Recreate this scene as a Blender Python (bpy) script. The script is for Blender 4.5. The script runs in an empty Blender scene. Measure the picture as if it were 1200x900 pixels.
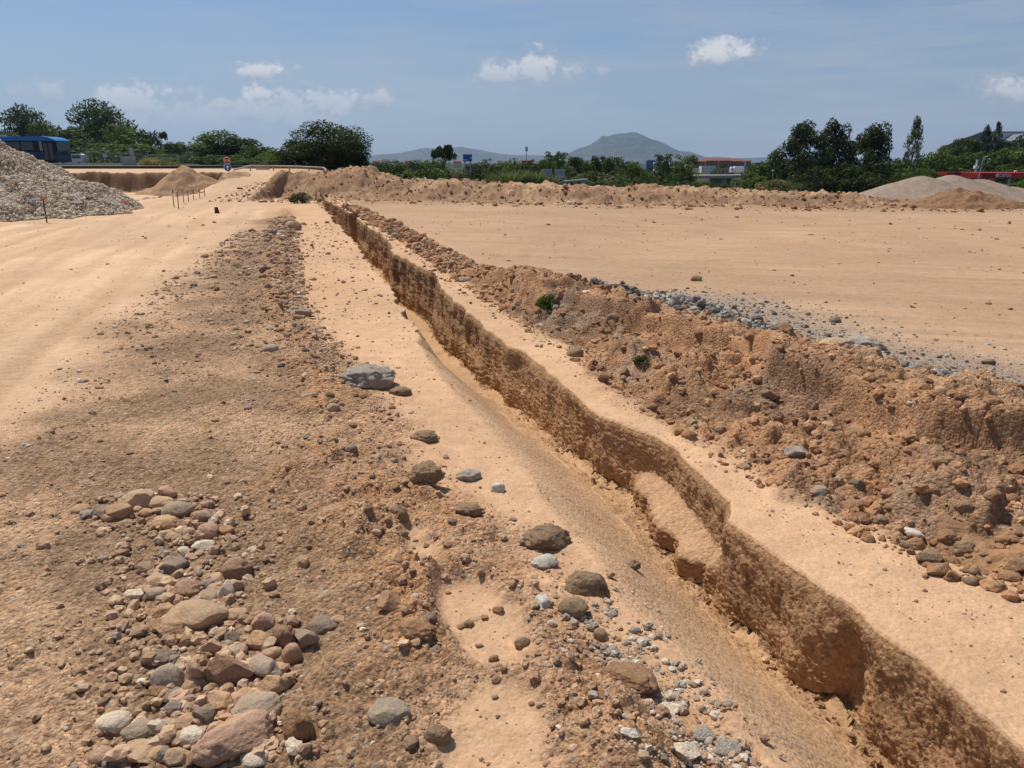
import bpy, bmesh, math, random
import numpy as np
from mathutils import Vector, Matrix
R = math.radians
random.seed(7)
rng = np.random.default_rng(11)
scene = bpy.context.scene
COL = scene.collection

# ------------------------------------------------------------------ camera model
F, PITCH, EYE = 900.0, R(16.1), 1.6
def ray(px, py):
    cx, cy = (px-600)/F, (450-py)/F
    return cx, math.cos(PITCH)+cy*math.sin(PITCH), -math.sin(PITCH)+cy*math.cos(PITCH)
def at(px, py, d):
    """point seen at photo pixel px,py, d metres ahead"""
    dx, dy, dz = ray(px, py); k = d/dy
    return Vector((dx*k, d, EYE+dz*k))
AZ = R(-16.0)
UX, UY = math.sin(AZ), math.cos(AZ)
VX, VY = math.cos(AZ), -math.sin(AZ)

# ------------------------------------------------------------------ noise (numpy)
def _hash(ix, iy, seed):
    h = (ix.astype(np.int64)*374761393 + iy.astype(np.int64)*668265263 + seed*1442695041) & 0xFFFFFFFF
    h = ((h ^ (h >> 13))*1274126177) & 0xFFFFFFFF
    h = ((h ^ (h >> 15))*2246822519) & 0xFFFFFFFF
    return h ^ (h >> 16)
_G = np.array([[math.cos(a), math.sin(a)] for a in np.arange(16)*math.pi/8])
def N(x, y, seed=0):
    """gradient noise about -1..1"""
    ix = np.floor(x); iy = np.floor(y); fx = x-ix; fy = y-iy
    u = fx*fx*fx*(fx*(fx*6-15)+10); v = fy*fy*fy*(fy*(fy*6-15)+10)
    def g(a, b):
        k = _hash(ix+a, iy+b, seed) & 15
        return _G[k, 0]*(fx-a)+_G[k, 1]*(fy-b)
    n0 = g(0, 0); n1 = g(1, 0); n2 = g(0, 1); n3 = g(1, 1)
    return 1.5*((n0+(n1-n0)*u)*(1-v)+(n2+(n3-n2)*u)*v)
def domes(x, y, cell, seed, keep=0.8, rmin=.22, rmax=.55, flat=.8):
    """scattered half-buried lumps: height field, metres"""
    X = x/cell + .25*N(x/cell*1.7, y/cell*1.7, seed+5); Y = y/cell + .25*N(x/cell*1.7, y/cell*1.7, seed+6)
    ix = np.floor(X); iy = np.floor(Y); out = np.zeros_like(X)
    for a in (-1, 0, 1):
        for b in (-1, 0, 1):
            h = _hash(ix+a, iy+b, seed)
            cx = ix+a+(h & 255)/255.; cy = iy+b+((h >> 8) & 255)/255.
            r = rmin+(rmax-rmin)*(((h >> 16) & 255)/255.)**2
            ok = ((h >> 24) & 255)/255. < keep
            d2 = (X-cx)**2+(Y-cy)**2
            out = np.maximum(out, np.where(ok, np.sqrt(np.maximum(r*r-d2, 0))-.3*r, 0))
    return out*cell*flat
def n3(p, seed=0):
    """3-D noise from three 2-D ones, for small meshes"""
    return (N(p[:, 0]+.7*p[:, 2], p[:, 1]-.3*p[:, 2], seed)+N(p[:, 1]+.6*p[:, 0], p[:, 2]-.2*p[:, 0], seed+1)+N(p[:, 2]+.5*p[:, 1], p[:, 0]-.4*p[:, 1], seed+2))*.6
def S(a, b, x):
    k = np.clip((x-a)/(b-a), 0, 1); return k*k*(3-2*k)
def I(x, pts):
    return np.interp(x, [p[0] for p in pts], [p[1] for p in pts])

# ------------------------------------------------------------------ terrain
RIM_R = [(0, 1.86), (1.3, 1.86), (2.06, 1.90), (2.6, 1.84), (2.82, 1.82), (3.0, 1.95), (3.34, 1.99), (3.93, 2.02), (4.2, 1.93), (4.41, 1.84), (5.35, 1.87), (6.19, 1.90), (6.5, 1.82), (7.33, 1.83), (7.9, 1.88), (10.4, 1.91), (11.6, 2.08), (12.6, 1.95), (14.5, 1.80), (15.5, 1.97), (18, 2.02), (24, 1.96), (30, 1.95), (37, 1.6)]
RIM_L = [(0, 1.3), (1.44, 1.28), (2.2, 1.23), (3, 1.21), (4.3, 1.22), (6.6, 1.12), (8.2, 1.19), (15, 1.28), (26, 1.3), (37, 1.3)]
DEPTH = [(0, .46), (2, .46), (4.4, .46), (5.6, .52), (7, .57), (8.5, .68), (10.5, .88), (30, 1.0), (36.5, .35), (38, 0)]
RIDGE_L = [(0, 2.8), (1.6, 2.68), (2.3, 2.4), (3, 2.24), (4.3, 2.18), (6.6, 2.24), (10, 2.28), (18, 2.3), (31, 2.1)]
RIDGE_R = [(0, 5.2), (3.8, 4.75), (4.7, 4.65), (5.6, 4.35), (7.8, 4.4), (9.3, 3.85), (11.5, 2.95), (20.5, 2.85), (31, 2.5)]
RIDGE_H = [(0, .18), (3, .19), (5, .17), (8, .15), (10, .14), (12, .14), (20, .13), (30, .14)]
SCARP = [(0, 3.6), (2.6, 3.35), (3.1, 3.1), (3.9, 3.25), (4.4, 3.0), (5.5, 3.5), (7, 3.0), (9, 2.7), (12, 2.5)]
DEBRIS = [(0, 1.05), (1.5, 1.02), (2, .93), (2.9, .83), (3.8, .54), (5.6, .46), (8.5, .06), (23, .08), (30, .2)]
STRIP_L = [(0, -2.6), (2, -2.3), (4.6, -1.75), (8.6, -1.75), (16, -1.2), (26, -.7)]
C_BENCH = np.array((.555, .345, .196)); C_ROAD = np.array((.565, .372, .222)); C_PAD = np.array((.425, .27, .160))
C_STRIP = np.array((.335, .205, .115)); C_RIDGE = np.array((.36, .192, .094)); C_WALL = np.array((.375, .212, .102))
C_FLOOR = np.array((.44, .262, .128)); C_GREY = np.array((.29, .24, .19)); C_BERM = np.array((.335, .195, .11))
C_VEG = np.array((.05, .052, .026)); C_DARK = np.array((.24, .135, .072))

def slab_mask(s, t, n4, n15):
    """hard smooth slab inside the debris in the foreground"""
    g = lambda a, b, c, d, k: np.exp(-(((s-a)/c)**2+((t-b-k*(s-a))/d)**2)**1.5)
    w = .30*N(s/.5+3, t/.3, 95)+.22*n4+.14*n15
    q = np.maximum(np.maximum(g(2.35, .56, .34, .17, -.12), g(1.72, .46, .34, .20, .1)), np.maximum(.8*g(2.9, .44, .25, .10, 0), .9*g(1.3, .40, .25, .22, 0)))
    return S(.22, .85, q+w*.9)
def terrain(x, y, sp):
    """height, albedo, grit of the ground without the trench; sp = mesh spacing, fades detail that the mesh cannot hold"""
    s = x*UX+y*UY; t = x*VX+y*VY
    fd = lambda l: np.clip(l/(2.0*sp)-.4, 0, 1)
    n07 = N(x/7, y/7, 1); n25 = N(x/2.5, y/2.5, 2); n1 = N(x/1.0, y/1.0, 3); n4 = N(x/.4, y/.4, 4)
    n15 = N(x/.15, y/.15, 5)*fd(.15); n06 = N(x/.06, y/.06, 6)*fd(.06); n025 = N(x/.025, y/.025, 7)*fd(.025)
    z = .03*n07+.015*n25
    near = 1-S(45, 60, s)
    wob = .16*n1+.09*n4+.05*n15
    tw = t+wob
    # spoil ridge right of the trench
    rl = I(s, RIDGE_L); rr = I(s, RIDGE_R); hr = I(s, RIDGE_H)
    m_r = S(rl-.06, rl+.12, tw)*(1-S(rr-.25, rr+.15, tw))*(1-S(30, 33, s))
    up = S(rl-.05, rl+.75, tw)*(1-S(rr-1.3*S(9, 5, s)*0-.7-.6*(s < 9), rr+.2, tw))
    hh = hr*.5*up
    sc = I(s, SCARP)+.22*n25+.10*n1+.04*n4
    hh = hh+hr*1.05*S(-.02, .035, t-sc)*(1-S(sc+.25, rr+.1, tw))*(1-S(9, 13, s))
    hh = hh-.07*np.exp(-((t-sc+.22)/.2)**2)*S(1.6, 2.4, s)*(1-S(5, 6.5, s))
    hh = hh+hr*.3*n1*up
    tz = N(x/1.5, y/1.5, 31)+.25*n4
    hh = hh+.07*S(.12, .18, tz)*up*near
    # debris line left of the bench
    dl = I(s, DEBRIS)
    wd = I(s, [(0, .45), (3.5, .38), (6, .26), (25, .22)])
    g_d = np.exp(-((tw-(dl-wd*.75))/wd)**2)*(1-S(27, 32, s))
    # broken strip and road at the left
    sl = I(s, STRIP_L)
    m_s = S(sl-.55, sl+.55, tw+.3*n25)*(1-S(dl-.1, dl+.14, tw))*(1-S(23, 29, s))*(1-.35*np.exp(-((s-1.5)/1.6)**2)*S(-.6, -1.6, t))
    # hard pale slab inside the debris in the foreground
    slab = slab_mask(s, t, n4, n15)
    g_d = g_d*(1-slab*.9); m_s = m_s*(1-slab)
    lumpy = np.maximum(m_r, g_d*(.35+.65*S(-.2, .4, n4+.6*n1)))
    z = z+hh+g_d*.05*(1+.8*n4+.8*n1)
    blk = np.floor(3*(N(x/.75+.2*n4, y/.75, 33)+.35*n4))/3
    z = z+m_r*(.045*n4+.03*n15+.016*n06+.06*blk*near)+.5*g_d*(.03*n15+.014*n06)
    z = z+m_s*(.016*n4*.8+.009*n15+.007*n06+.004*n025)
    z = z+(1-m_s)*(1-m_r)*(.004*n15+.0015*n06+.0012*n025)
    sel = (lumpy > .04) & (s < 34) & (s > .5)
    if sel.any():
        xs, ys = x[sel], y[sel]; f = lambda l: (np.clip(l/(2.0*sp[sel])-.4, 0, 1))
        q = N(xs/.8, ys/.8, 61)
        p1 = S(-.25, .25, N(xs/.9+7, ys/.9, 63)+.4*N(xs/.3, ys/.3, 64)); p2 = S(-.3, .3, N(xs/.6+3, ys/.6, 65)+.4*N(xs/.2, ys/.2, 66))
        d = domes(xs, ys, .42, 41, .5)*S(-.3, .3, q)*1.0+p1*domes(xs, ys, .2, 42, .7)*f(.2)*1.25+p2*domes(xs, ys, .095, 43, .75)*f(.095)*1.1+(.15+.85*p1*p2)*domes(xs, ys, .045, 44, .75)*f(.045)
        ck = np.abs(N(xs/.34+.3*q, ys/.34, 67)); d = d-.035*(1-S(0, .07, ck))*S(0, .3, N(xs/1.1, ys/1.1, 68))
        d = d+.008*N(xs/.03, ys/.03, 62)*f(.03)
        z[sel] += d*lumpy[sel]*.85
    sel = (m_s > .05) & (s < 12) & (s > .8)
    if sel.any():
        xs, ys = x[sel], y[sel]; f = lambda l: (np.clip(l/(2.0*sp[sel])-.4, 0, 1))
        q = S(-.25, .35, N(xs/.5, ys/.5, 71)+.5*N(xs/.17, ys/.17, 72))
        d = domes(xs, ys, .09, 45, .25, flat=.55)*f(.09)+(.35+.65*q)*(domes(xs, ys, .045, 46, .7, flat=.8)*f(.045)+domes(xs, ys, .022, 47, .85, flat=.9)*f(.022))
        z[sel] += d*m_s[sel]*1.15
    # wheel ruts and scrape lines on the left road and on the pad
    rut = N(t/.35+.3*n25, s/9, 81)
    z = z+.012*rut*(1-m_s)*(t < 0)*fd(.35)*(1-S(40, 50, s))
    trk = np.zeros_like(s)
    for a, b, c_, ph in ((-2.15, -.012, .10, .4), (-2.75, -.012, .10, .4), (-3.3, -.05, .18, 2.), (-3.95, -.05, .18, 2.), (-2.5, -.11, .1, 4.)):
        u = t-(a+b*s+c_*np.sin(s/3.2+ph)); k = np.exp(-(u/.13)**4)*(1-S(18, 26, s)); trk = np.maximum(trk, k)
        z = z-.012*k*fd(.3)+.006*k*np.sign(np.sin(s*2*math.pi/.11+np.abs(u)*26))*fd(.12)
    for k_, (dx_, dy_) in enumerate(((1.3, .3), (.2, 1.), (-.5, 1.))):
        u = np.abs(((x*dy_-y*dx_)/math.hypot(dx_, dy_)+.8*n07+.3*n25)/3.1-np.round((x*dy_-y*dx_+.8*n07)/math.hypot(dx_, dy_)/3.1)-.2)
        trk = np.maximum(trk, np.exp(-(u*3.1/.12)**4)*S(rr+.5, rr+1.2, t)*(1-S(26, 30, s))*S(-.1, .3, N(x/4, y/4, 96+k_))*.8)
    pits = domes(x, y, .28, 97, .22, flat=.35)*(1-m_s)*(1-m_r)*near*fd(.28)
    z = z-.35*pits
    scr = N((x*.25+y)/.22, (x-.25*y)/6, 82)
    m_pad = S(rr-.1, rr+.3, tw)
    z = z+.006*scr*m_pad*fd(.2)
    # cracks in the bench and the slab
    cr = np.abs(N(x/.55+.5*n15+.12*n06, y/.55+.45*n4+.12*n025, 91)); crk = (1-S(.0, .028, cr))*fd(.05)*S(.1, .4, N(x/.5, y/.5, 92)+.4*n15)*(1-m_s)*(1-m_r)*(s < 9)
    z = z-.012*crk
    # colours
    col = C_BENCH[None, :]*(1+.10*n25+.08*n4+.06*n15)[:, None]
    och = S(.1, .5, N(x/1.7+9, y/1.7, 93)+.3*n4)[:, None]; col = col*(1-.3*och)+.3*och*C_FLOOR
    col = col*(1-.3*crk[:, None])+.3*crk[:, None]*C_DARK
    grit = np.full_like(x, .18)
    def mix(c, m):
        nonlocal col
        m = np.clip(m, 0, 1)[:, None]
        col = col*(1-m)+np.asarray(c)*m
    mix(C_ROAD*(1+.24*rut*fd(.3)*S(-.3, .3, n07+.5*n25)+.08*n07+.08*n25+.06*n4)[:, None], (1-S(sl-.3, sl+.5, tw+.3*n25)))
    rd = S(.15, .5, N(t/.6, s/5, 83)+.3*n1)*(t < -1)*(s < 40)
    mix(C_STRIP*1.45, rd*.4)
    mix(C_STRIP*1.25, trk*(t < 0)*.42*(.6+.8*n4))
    mix(C_PAD*(1+.17*scr*fd(.2)*(.5+n25)+.09*n07+.08*n25+.06*n1)[:, None], m_pad)
    mix(C_PAD*.80, trk*(t > 2)*.55*(.7+.6*n4))
    mix(C_STRIP*1.2, S(.2, .5, N(x/2.2, y/1.1, 98)+.4*n4)*m_pad*.35)
    pgv = np.exp(-((tw-rr-.55)/.55)**2)*S(2.5, 3.5, s)*(1-S(8.5, 9.6, s))
    mix(C_GREY*1.15, pgv*(.6+.4*n15)); grit = np.maximum(grit, pgv*.9)
    dk = S(-.35, .45, n1+.5*n4+.5*N(t/.8, s/3, 84)+.6*np.exp(-((t+.35)/.75)**2)-.1)
    cs = (C_STRIP*1.48)[None, :]*(1-dk[:, None])+(C_STRIP*.86)[None, :]*dk[:, None]
    mix(cs*(1+.14*n15+.16*n06+.14*n025)[:, None], m_s*.94); grit = np.maximum(grit, m_s)
    dd = np.clip(g_d*1.1, 0, 1)*(.35+.65*S(-.3, .3, n1+n4))*(1-slab)
    cdb = (C_RIDGE*1.38)[None, :]*(1+.14*n4+.14*n15+.14*n06)[:, None]
    grey = S(.1, .5, N(x/.7, y/.7, 85)+.3*n15)[:, None]
    cdb = cdb*(1-.25*grey)+.25*grey*C_GREY*1.1
    mix(cdb, dd*.9); grit = np.maximum(grit, dd*.8)
    mix(C_BENCH*(.97-.10*np.clip(n15, 0, 1)-.06*n4)[:, None], slab*.8)
    wet = S(.0, .5, N(x/1.1, y/1.1, 86)+.4*n4)[:, None]
    crd = (C_RIDGE*1.2)[None, :]*(1-wet)+(C_DARK*1.05)[None, :]*wet
    top = S(.1, .5, t-sc+.3*n4)*(1-S(6, 9, s))
    crd = crd*(1-.62*top[:, None])+.62*top[:, None]*C_BENCH*.86
    crd = crd*(1+.12*n4+.15*n15+.13*n06+.08*n025)[:, None]
    gg = (S(.15, .5, N(x/.9+5, y/.9, 87)+.35*n15)*np.exp(-((tw-rl-.45)/.45)**2))[:, None]
    crd = crd*(1-.38*gg)+.38*gg*C_GREY*.95
    mix(crd, m_r); grit = np.maximum(grit, m_r*.85)
    gs = np.exp(-((tw-rr+.14)/.24)**2)*S(2.8, 3.6, s)*(1-S(8.4, 9.4, s))*S(-.9, -.3, n1+.5*n4)
    mix(C_GREY, gs*.9); grit = np.maximum(grit, gs); z = z+.05*gs*(1+n15)
    sel = (gs > .05) & (s > 2)
    if sel.any():
        z[sel] += gs[sel]*(domes(x[sel], y[sel], .07, 48, .8)+domes(x[sel], y[sel], .13, 49, .5))
    mud = np.exp(-(((s-2.25)/.30)**2+((t-2.75)/.10)**2))
    mud = S(.3, .5, mud+.2*n15*1.2)
    mix(C_WALL*.85, mud*.75); grit = grit*(1-.7*mud)
    # the far edge: bank, terrace, ramp
    far = S(18, 24, y)
    yb = I(x, [(-11, 36.3), (-5, 34), (1.7, 31.6), (13, 28.6), (22, 27.6), (60, 27)])+.5*n25
    hb = I(x, [(-11.5, .75), (-6, .74), (-4, .66), (0, .58), (7, .46), (13, .32), (15, .10), (60, .10)])
    q = y-yb
    bank = S(0, 2.6, q)*hb*(1+.10*n25+.10*n1)
    after = np.where(x > -.185*y-1, 1., 0.)
    low = -1.6-hb*0
    wlow = S(5.5, 16, q)*S(-3.5, 2.5, x+.185*y)
    zr = bank*(1-wlow)+low*wlow
    ye = I(x, [(-30, 43.5), (-15.6, 43.5), (-14.6, 33), (-11.6, 33), (-11, 37), (-9, 37)])
    we = I(x, [(-30, .8), (-15.6, .8), (-14.8, 11), (-12.0, 11), (-11.2, 3.5), (-9, 3.5)])
    zp = 1.03*S(0, 1, (y-ye-.25*n1*(we < 1))/we)+.008*np.clip(y-44, 0, 60)
    wl = 1-S(-10.8, -9.0, x+.3*n1)
    wl = np.where(y > 40, 1-S(-3.5, 2.5, x+.185*y+1.5), wl)
    zf = zr*(1-wl)+zp*wl
    # heaps of dug earth that belong to the edge
    def heap(cx, cy, r, h, k=.35):
        d = np.sqrt((x-cx)**2+(y-cy)**2)*(1+.12*n1)
        return h*np.clip(1-d/r, 0, 1)**.9*(1+k*.3*n4)
    zf = np.maximum(zf, 0)+np.minimum(zf, 0)
    hp = heap(-7.5, 38.4, 2.5, .72)+heap(-10.6, 39.0, 1.9, .25)+heap(-3.6, 36.3, 2.2, .12)
    zf = zf+hp*near
    rough = np.clip(S(0, .6, q)*(1-S(4, 7, q))*(1-wl)+wl*S(0, .3, (y-ye)/we)*(1-S(.9, 1.3, (y-ye)/we))*np.where(x < -15, .5, np.where(x < -11.5, .06, 1.)), 0, 1)*(y > 20)*(y < 50)
    lip = np.exp(-((q+2.2)/.7)**2)*(x > -6)*far*.09*(1+n1)
    zf = zf+lip
    sel = (rough > .03)
    if sel.any():
        xs, ys = x[sel], y[sel]
        zf[sel] += rough[sel]*(domes(xs, ys, .9, 51, .6, flat=.6)+domes(xs, ys, .4, 52, .7)+.07*N(xs/.25, ys/.25, 53)+.06*N(xs/.12, ys/.4, 54)+.08*N(xs/.5, ys/1.2, 55))
    z = np.where(s > 60, zf*1.0, z*near+zf*far)
    yel = S(-.2, .5, N(x/2.2, y/1.2, 88)+.4*n4)[:, None]
    cb = C_BERM[None, :]*(1-yel)+yel*np.array((.47, .30, .165))
    face = S(0, .8, q)*(1-S(1.6, 3.2, q))
    cb = cb*(1+.18*n4+.15*n15)[:, None]*(1-.25*(face*S(-.2, .3, n25+n4))[:, None])
    mb = np.clip(S(-.6, .3, q)*(1-wl), 0, 1)*far
    mix(cb, mb); grit = np.maximum(grit, mb*.7)
    mix(C_BERM*.8, lip*4)
    cut = wl*far*S(-.2, .2, (y-ye)/we)*(1-S(.9, 1.25, (y-ye)/we))*np.where(x < -15, 1., np.where(x < -11.5, .05, .8))
    vert = N(x/.35, z/.8, 89)
    mix((C_DARK*.85)[None, :]*(1+.4*vert+.3*n4)[:, None], cut*.95); grit = np.maximum(grit, cut*.6)
    mix(C_BERM*1.05*(1+.15*n4)[:, None], np.clip(hp*3, 0, 1)*.8)
    veg = np.clip(S(7, 10, q)*(1-wl)+wl*S(56, 62, y), 0, 1)*(y > 35)
    mix(C_VEG*(1+.2*n07)[:, None], veg); grit = grit*(1-veg)
    return z, np.clip(col, .01, .9), np.clip(grit, 0, 1)

def gz(x, y, d=None):
    """ground height at points"""
    x = np.atleast_1d(np.asarray(x, float)); y = np.atleast_1d(np.asarray(y, float))
    z = terrain(x, y, .0045*np.maximum(1, np.hypot(x, y)))[0]
    # the worn left side of the trench, where stones lie on the slope
    s = x*UX+y*UY; t = x*VX+y*VY; w = np.clip((t-I(s, RIM_L)+.10)/.56, 0, 1); p0, p1 = S(-.35, 1.35, 0.), S(-.35, 1.35, 1.)
    return z-I(s, DEPTH)*.86*(S(-.35, 1.35, w)-p0)/(p1-p0)*(1-S(5.5, 7.5, s))*(t < I(s, RIM_R)-.02)*(s > 0)
def pix_ground(px, py):
    px = np.asarray(px, float); py = np.asarray(py, float)
    cx = (px-600)/F; cy = (450-py)/F
    dx = cx; dy = math.cos(PITCH)+cy*math.sin(PITCH); dz = -math.sin(PITCH)+cy*math.cos(PITCH)
    z = np.zeros_like(px)
    for _ in range(7):
        k = np.clip((z-EYE)/dz, .5, 60); x, y = dx*k, dy*k
        z = .5*z+.5*gz(x, y)
    return x, y, gz(x, y)

# ------------------------------------------------------------------ mesh helpers
def np_mesh(name, v, f, mat=None, smooth=True, tint=None):
    me = bpy.data.meshes.new(name)
    v = np.asarray(v, np.float32); f = np.asarray(f, np.int32); n, k = f.shape
    me.vertices.add(len(v)); me.vertices.foreach_set('co', v.ravel())
    me.loops.add(n*k); me.loops.foreach_set('vertex_index', f.ravel())
    me.polygons.add(n); me.polygons.foreach_set('loop_start', np.arange(0, n*k, k, dtype=np.int32))
    me.update(calc_edges=True)
    me.polygons.foreach_set('use_smooth', np.full(n, smooth))
    if tint is not None:
        a = me.color_attributes.new('tint', 'FLOAT_COLOR', 'POINT')
        t = np.asarray(tint, np.float32)
        if t.shape[1] == 3: t = np.hstack([t, np.ones((len(t), 1), np.float32)])
        a.data.foreach_set('color', t.ravel())
    if mat: me.materials.append(mat)
    return me
def link(name, me, parent=None, loc=None):
    o = bpy.data.objects.new(name, me); COL.objects.link(o)
    if parent: o.parent = parent
    if loc is not None: o.location = loc
    return o
def tag(o, label=None, cat=None, group=None, kind=None):
    if label: o['label'] = label
    if cat: o['category'] = cat
    if group: o['group'] = group
    if kind: o['kind'] = kind
    return o
def empty(name, loc, label, cat, group=None, rz=0):
    o = bpy.data.objects.new(name, None); COL.objects.link(o); o.location = loc; o.rotation_euler = (0, 0, rz)
    o.empty_display_size = .2
    return tag(o, label, cat, group)
class MB:
    """collects simple solids into one mesh"""
    def __init__(self): self.bm = bmesh.new()
    def box(self, c, size, rz=0, bevel=0, m=None):
        t = Matrix.Translation(c) @ Matrix.Rotation(rz, 4, 'Z') @ Matrix.Diagonal((*size, 1))
        r = bmesh.ops.create_cube(self.bm, size=1, matrix=t)
        if bevel:
            es = {e for v in r['verts'] for e in v.link_edges}
            bmesh.ops.bevel(self.bm, geom=list(es), offset=bevel, segments=2, affect='EDGES', profile=.6)
        return self
    def tube(self, a, b, r0, r1=None, n=8):
        a, b = Vector(a), Vector(b); r1 = r0 if r1 is None else r1
        q = (b-a).to_track_quat('Z', 'Y').to_matrix().to_4x4()
        bmesh.ops.create_cone(self.bm, cap_ends=True, segments=n, radius1=r0, radius2=r1, depth=(b-a).length, matrix=Matrix.Translation((a+b)/2) @ q)
        return self
    def poly(self, pts, d, axis=(0, 1, 0)):
        """closed outline extruded along axis by d"""
        ax = Vector(axis)*d
        A = [self.bm.verts.new(Vector(p)) for p in pts]; B = [self.bm.verts.new(Vector(p)+ax) for p in pts]
        n = len(A); self.bm.faces.new(A); self.bm.faces.new(B[::-1])
        for i in range(n): self.bm.faces.new((A[i], B[i], B[(i+1) % n], A[(i+1) % n]))
        return self
    def build(self, name, mat, parent=None, loc=None, smooth=False):
        bmesh.ops.recalc_face_normals(self.bm, faces=self.bm.faces)
        me = bpy.data.meshes.new(name); self.bm.to_mesh(me); self.bm.free()
        if smooth:
            for p in me.polygons: p.use_smooth = True
        me.materials.append(mat)
        return link(name, me, parent, loc)

# ------------------------------------------------------------------ materials
def new_mat(name):
    m = bpy.data.materials.new(name); m.use_nodes = True
    nt = m.node_tree; b = nt.nodes['Principled BSDF']
    b.inputs['Specular IOR Level'].default_value = .2
    return m, nt, b
def nd(nt, t, **kw):
    n = nt.nodes.new(t)
    for k, v in kw.items():
        if k in n.inputs: n.inputs[k].default_value = v
        else: setattr(n, k, v)
    return n
def mathn(nt, op, a, b=None, c=None, clamp=False):
    n = nt.nodes.new('ShaderNodeMath'); n.operation = op; n.use_clamp = clamp
    for i, v in enumerate((a, b, c)):
        if v is None: continue
        if isinstance(v, (int, float)): n.inputs[i].default_value = v
        else: nt.links.new(v, n.inputs[i])
    return n.outputs[0]
def ramp(nt, fac, stops):
    n = nt.nodes.new('ShaderNodeValToRGB'); cr = n.color_ramp
    while len(cr.elements) < len(stops): cr.elements.new(.5)
    for e, (p, c) in zip(cr.elements, stops): e.position = p; e.color = (*c, 1) if len(c) == 3 else c
    nt.links.new(fac, n.inputs[0]); return n.outputs[0]
def mixc(nt, fac, a, b, mode='MIX'):
    n = nt.nodes.new('ShaderNodeMix'); n.data_type = 'RGBA'; n.blend_type = mode
    for sock, v in ((n.inputs[0], fac), (n.inputs[6], a), (n.inputs[7], b)):
        if isinstance(v, (int, float)): sock.default_value = v
        elif isinstance(v, tuple): sock.default_value = (*v, 1)
        else: nt.links.new(v, sock)
    return n.outputs[2]
def flat(name, c, rough=.6, metal=0, var=.12, scale=3, spec=.3):
    m, nt, b = new_mat(name)
    tc = nd(nt, 'ShaderNodeTexCoord'); nz = nd(nt, 'ShaderNodeTexNoise', Scale=scale, Detail=6.)
    nt.links.new(tc.outputs['Object'], nz.inputs['Vector'])
    lo = tuple(x*(1-var) for x in c); hi = tuple(min(1, x*(1+var)) for x in c)
    nt.links.new(ramp(nt, nz.outputs['Fac'], [(.3, lo), (.7, hi)]), b.inputs['Base Color'])
    b.inputs['Roughness'].default_value = rough; b.inputs['Metallic'].default_value = metal; b.inputs['Specular IOR Level'].default_value = spec
    return m
def earth_mat():
    m, nt, b = new_mat('dry_earth')
    at_ = nd(nt, 'ShaderNodeVertexColor', layer_name='tint')
    tc = nd(nt, 'ShaderNodeTexCoord'); P = tc.outputs['Object']
    def noise(sc, det=4.):
        n = nd(nt, 'ShaderNodeTexNoise', Scale=sc, Detail=det, Roughness=.6); nt.links.new(P, n.inputs['Vector']); return n.outputs['Fac']
    def vor(sc, feat='F1'):
        n = nd(nt, 'ShaderNodeTexVoronoi', Scale=sc, feature=feat); nt.links.new(P, n.inputs['Vector']); return n
    grit = at_.outputs['Alpha']
    v1 = vor(55.); v2 = vor(130.)
    sep1 = nd(nt, 'ShaderNodeSeparateColor'); nt.links.new(v1.outputs['Color'], sep1.inputs[0])
    sep2 = nd(nt, 'ShaderNodeSeparateColor'); nt.links.new(v2.outputs['Color'], sep2.inputs[0])
    sp = mathn(nt, 'ADD', mathn(nt, 'MULTIPLY_ADD', sep1.outputs[0], .6, -.3), mathn(nt, 'MULTIPLY_ADD', sep2.outputs[1], .5, -.25))
    sp = mathn(nt, 'MULTIPLY', sp, mathn(nt, 'MULTIPLY_ADD', grit, .85, .07))
    ns = mathn(nt, 'MULTIPLY_ADD', noise(9., 8.), .5, -.25)
    ns2 = mathn(nt, 'MULTIPLY_ADD', noise(1.2, 5.), .24, -.12)
    val = mathn(nt, 'ADD', mathn(nt, 'ADD', mathn(nt, 'ADD', sp, ns), ns2), 1.0)
    c = mixc(nt, 1.0, at_.outputs['Color'], nd(nt, 'ShaderNodeCombineXYZ').outputs[0], 'MULTIPLY')
    cmb = nt.nodes[-2] if nt.nodes[-2].type == 'COMBXYZ' else [n for n in nt.nodes if n.type == 'COMBXYZ'][-1]
    for i in range(3): nt.links.new(val, cmb.inputs[i])
    # a few pale and grey grains
    grain = mathn(nt, 'MULTIPLY', mathn(nt, 'GREATER_THAN', sep1.outputs[2], .93), grit)
    c = mixc(nt, mathn(nt, 'MULTIPLY', grain, .55), c, (.52, .40, .27))
    grain2 = mathn(nt, 'MULTIPLY', mathn(nt, 'GREATER_THAN', sep2.outputs[2], .9), grit)
    c = mixc(nt, mathn(nt, 'MULTIPLY', grain2, .5), c, (.20, .14, .095))
    nt.links.new(c, b.inputs['Base Color'])
    b.inputs['Roughness'].default_value = .95; b.inputs['Specular IOR Level'].default_value = .08
    h = mathn(nt, 'ADD', mathn(nt, 'MULTIPLY', noise(60., 6.), mathn(nt, 'MULTIPLY_ADD', grit, .022, .004)), mathn(nt, 'MULTIPLY', v1.outputs['Distance'], mathn(nt, 'MULTIPLY', grit, -.012)))
    h = mathn(nt, 'ADD', h, mathn(nt, 'MULTIPLY', noise(14., 5.), mathn(nt, 'MULTIPLY_ADD', grit, .02, .006)))
    bp = nd(nt, 'ShaderNodeBump', Strength=.9, Distance=1.0); nt.links.new(h, bp.inputs['Height']); nt.links.new(bp.outputs[0], b.inputs['Normal'])
    return m
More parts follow.
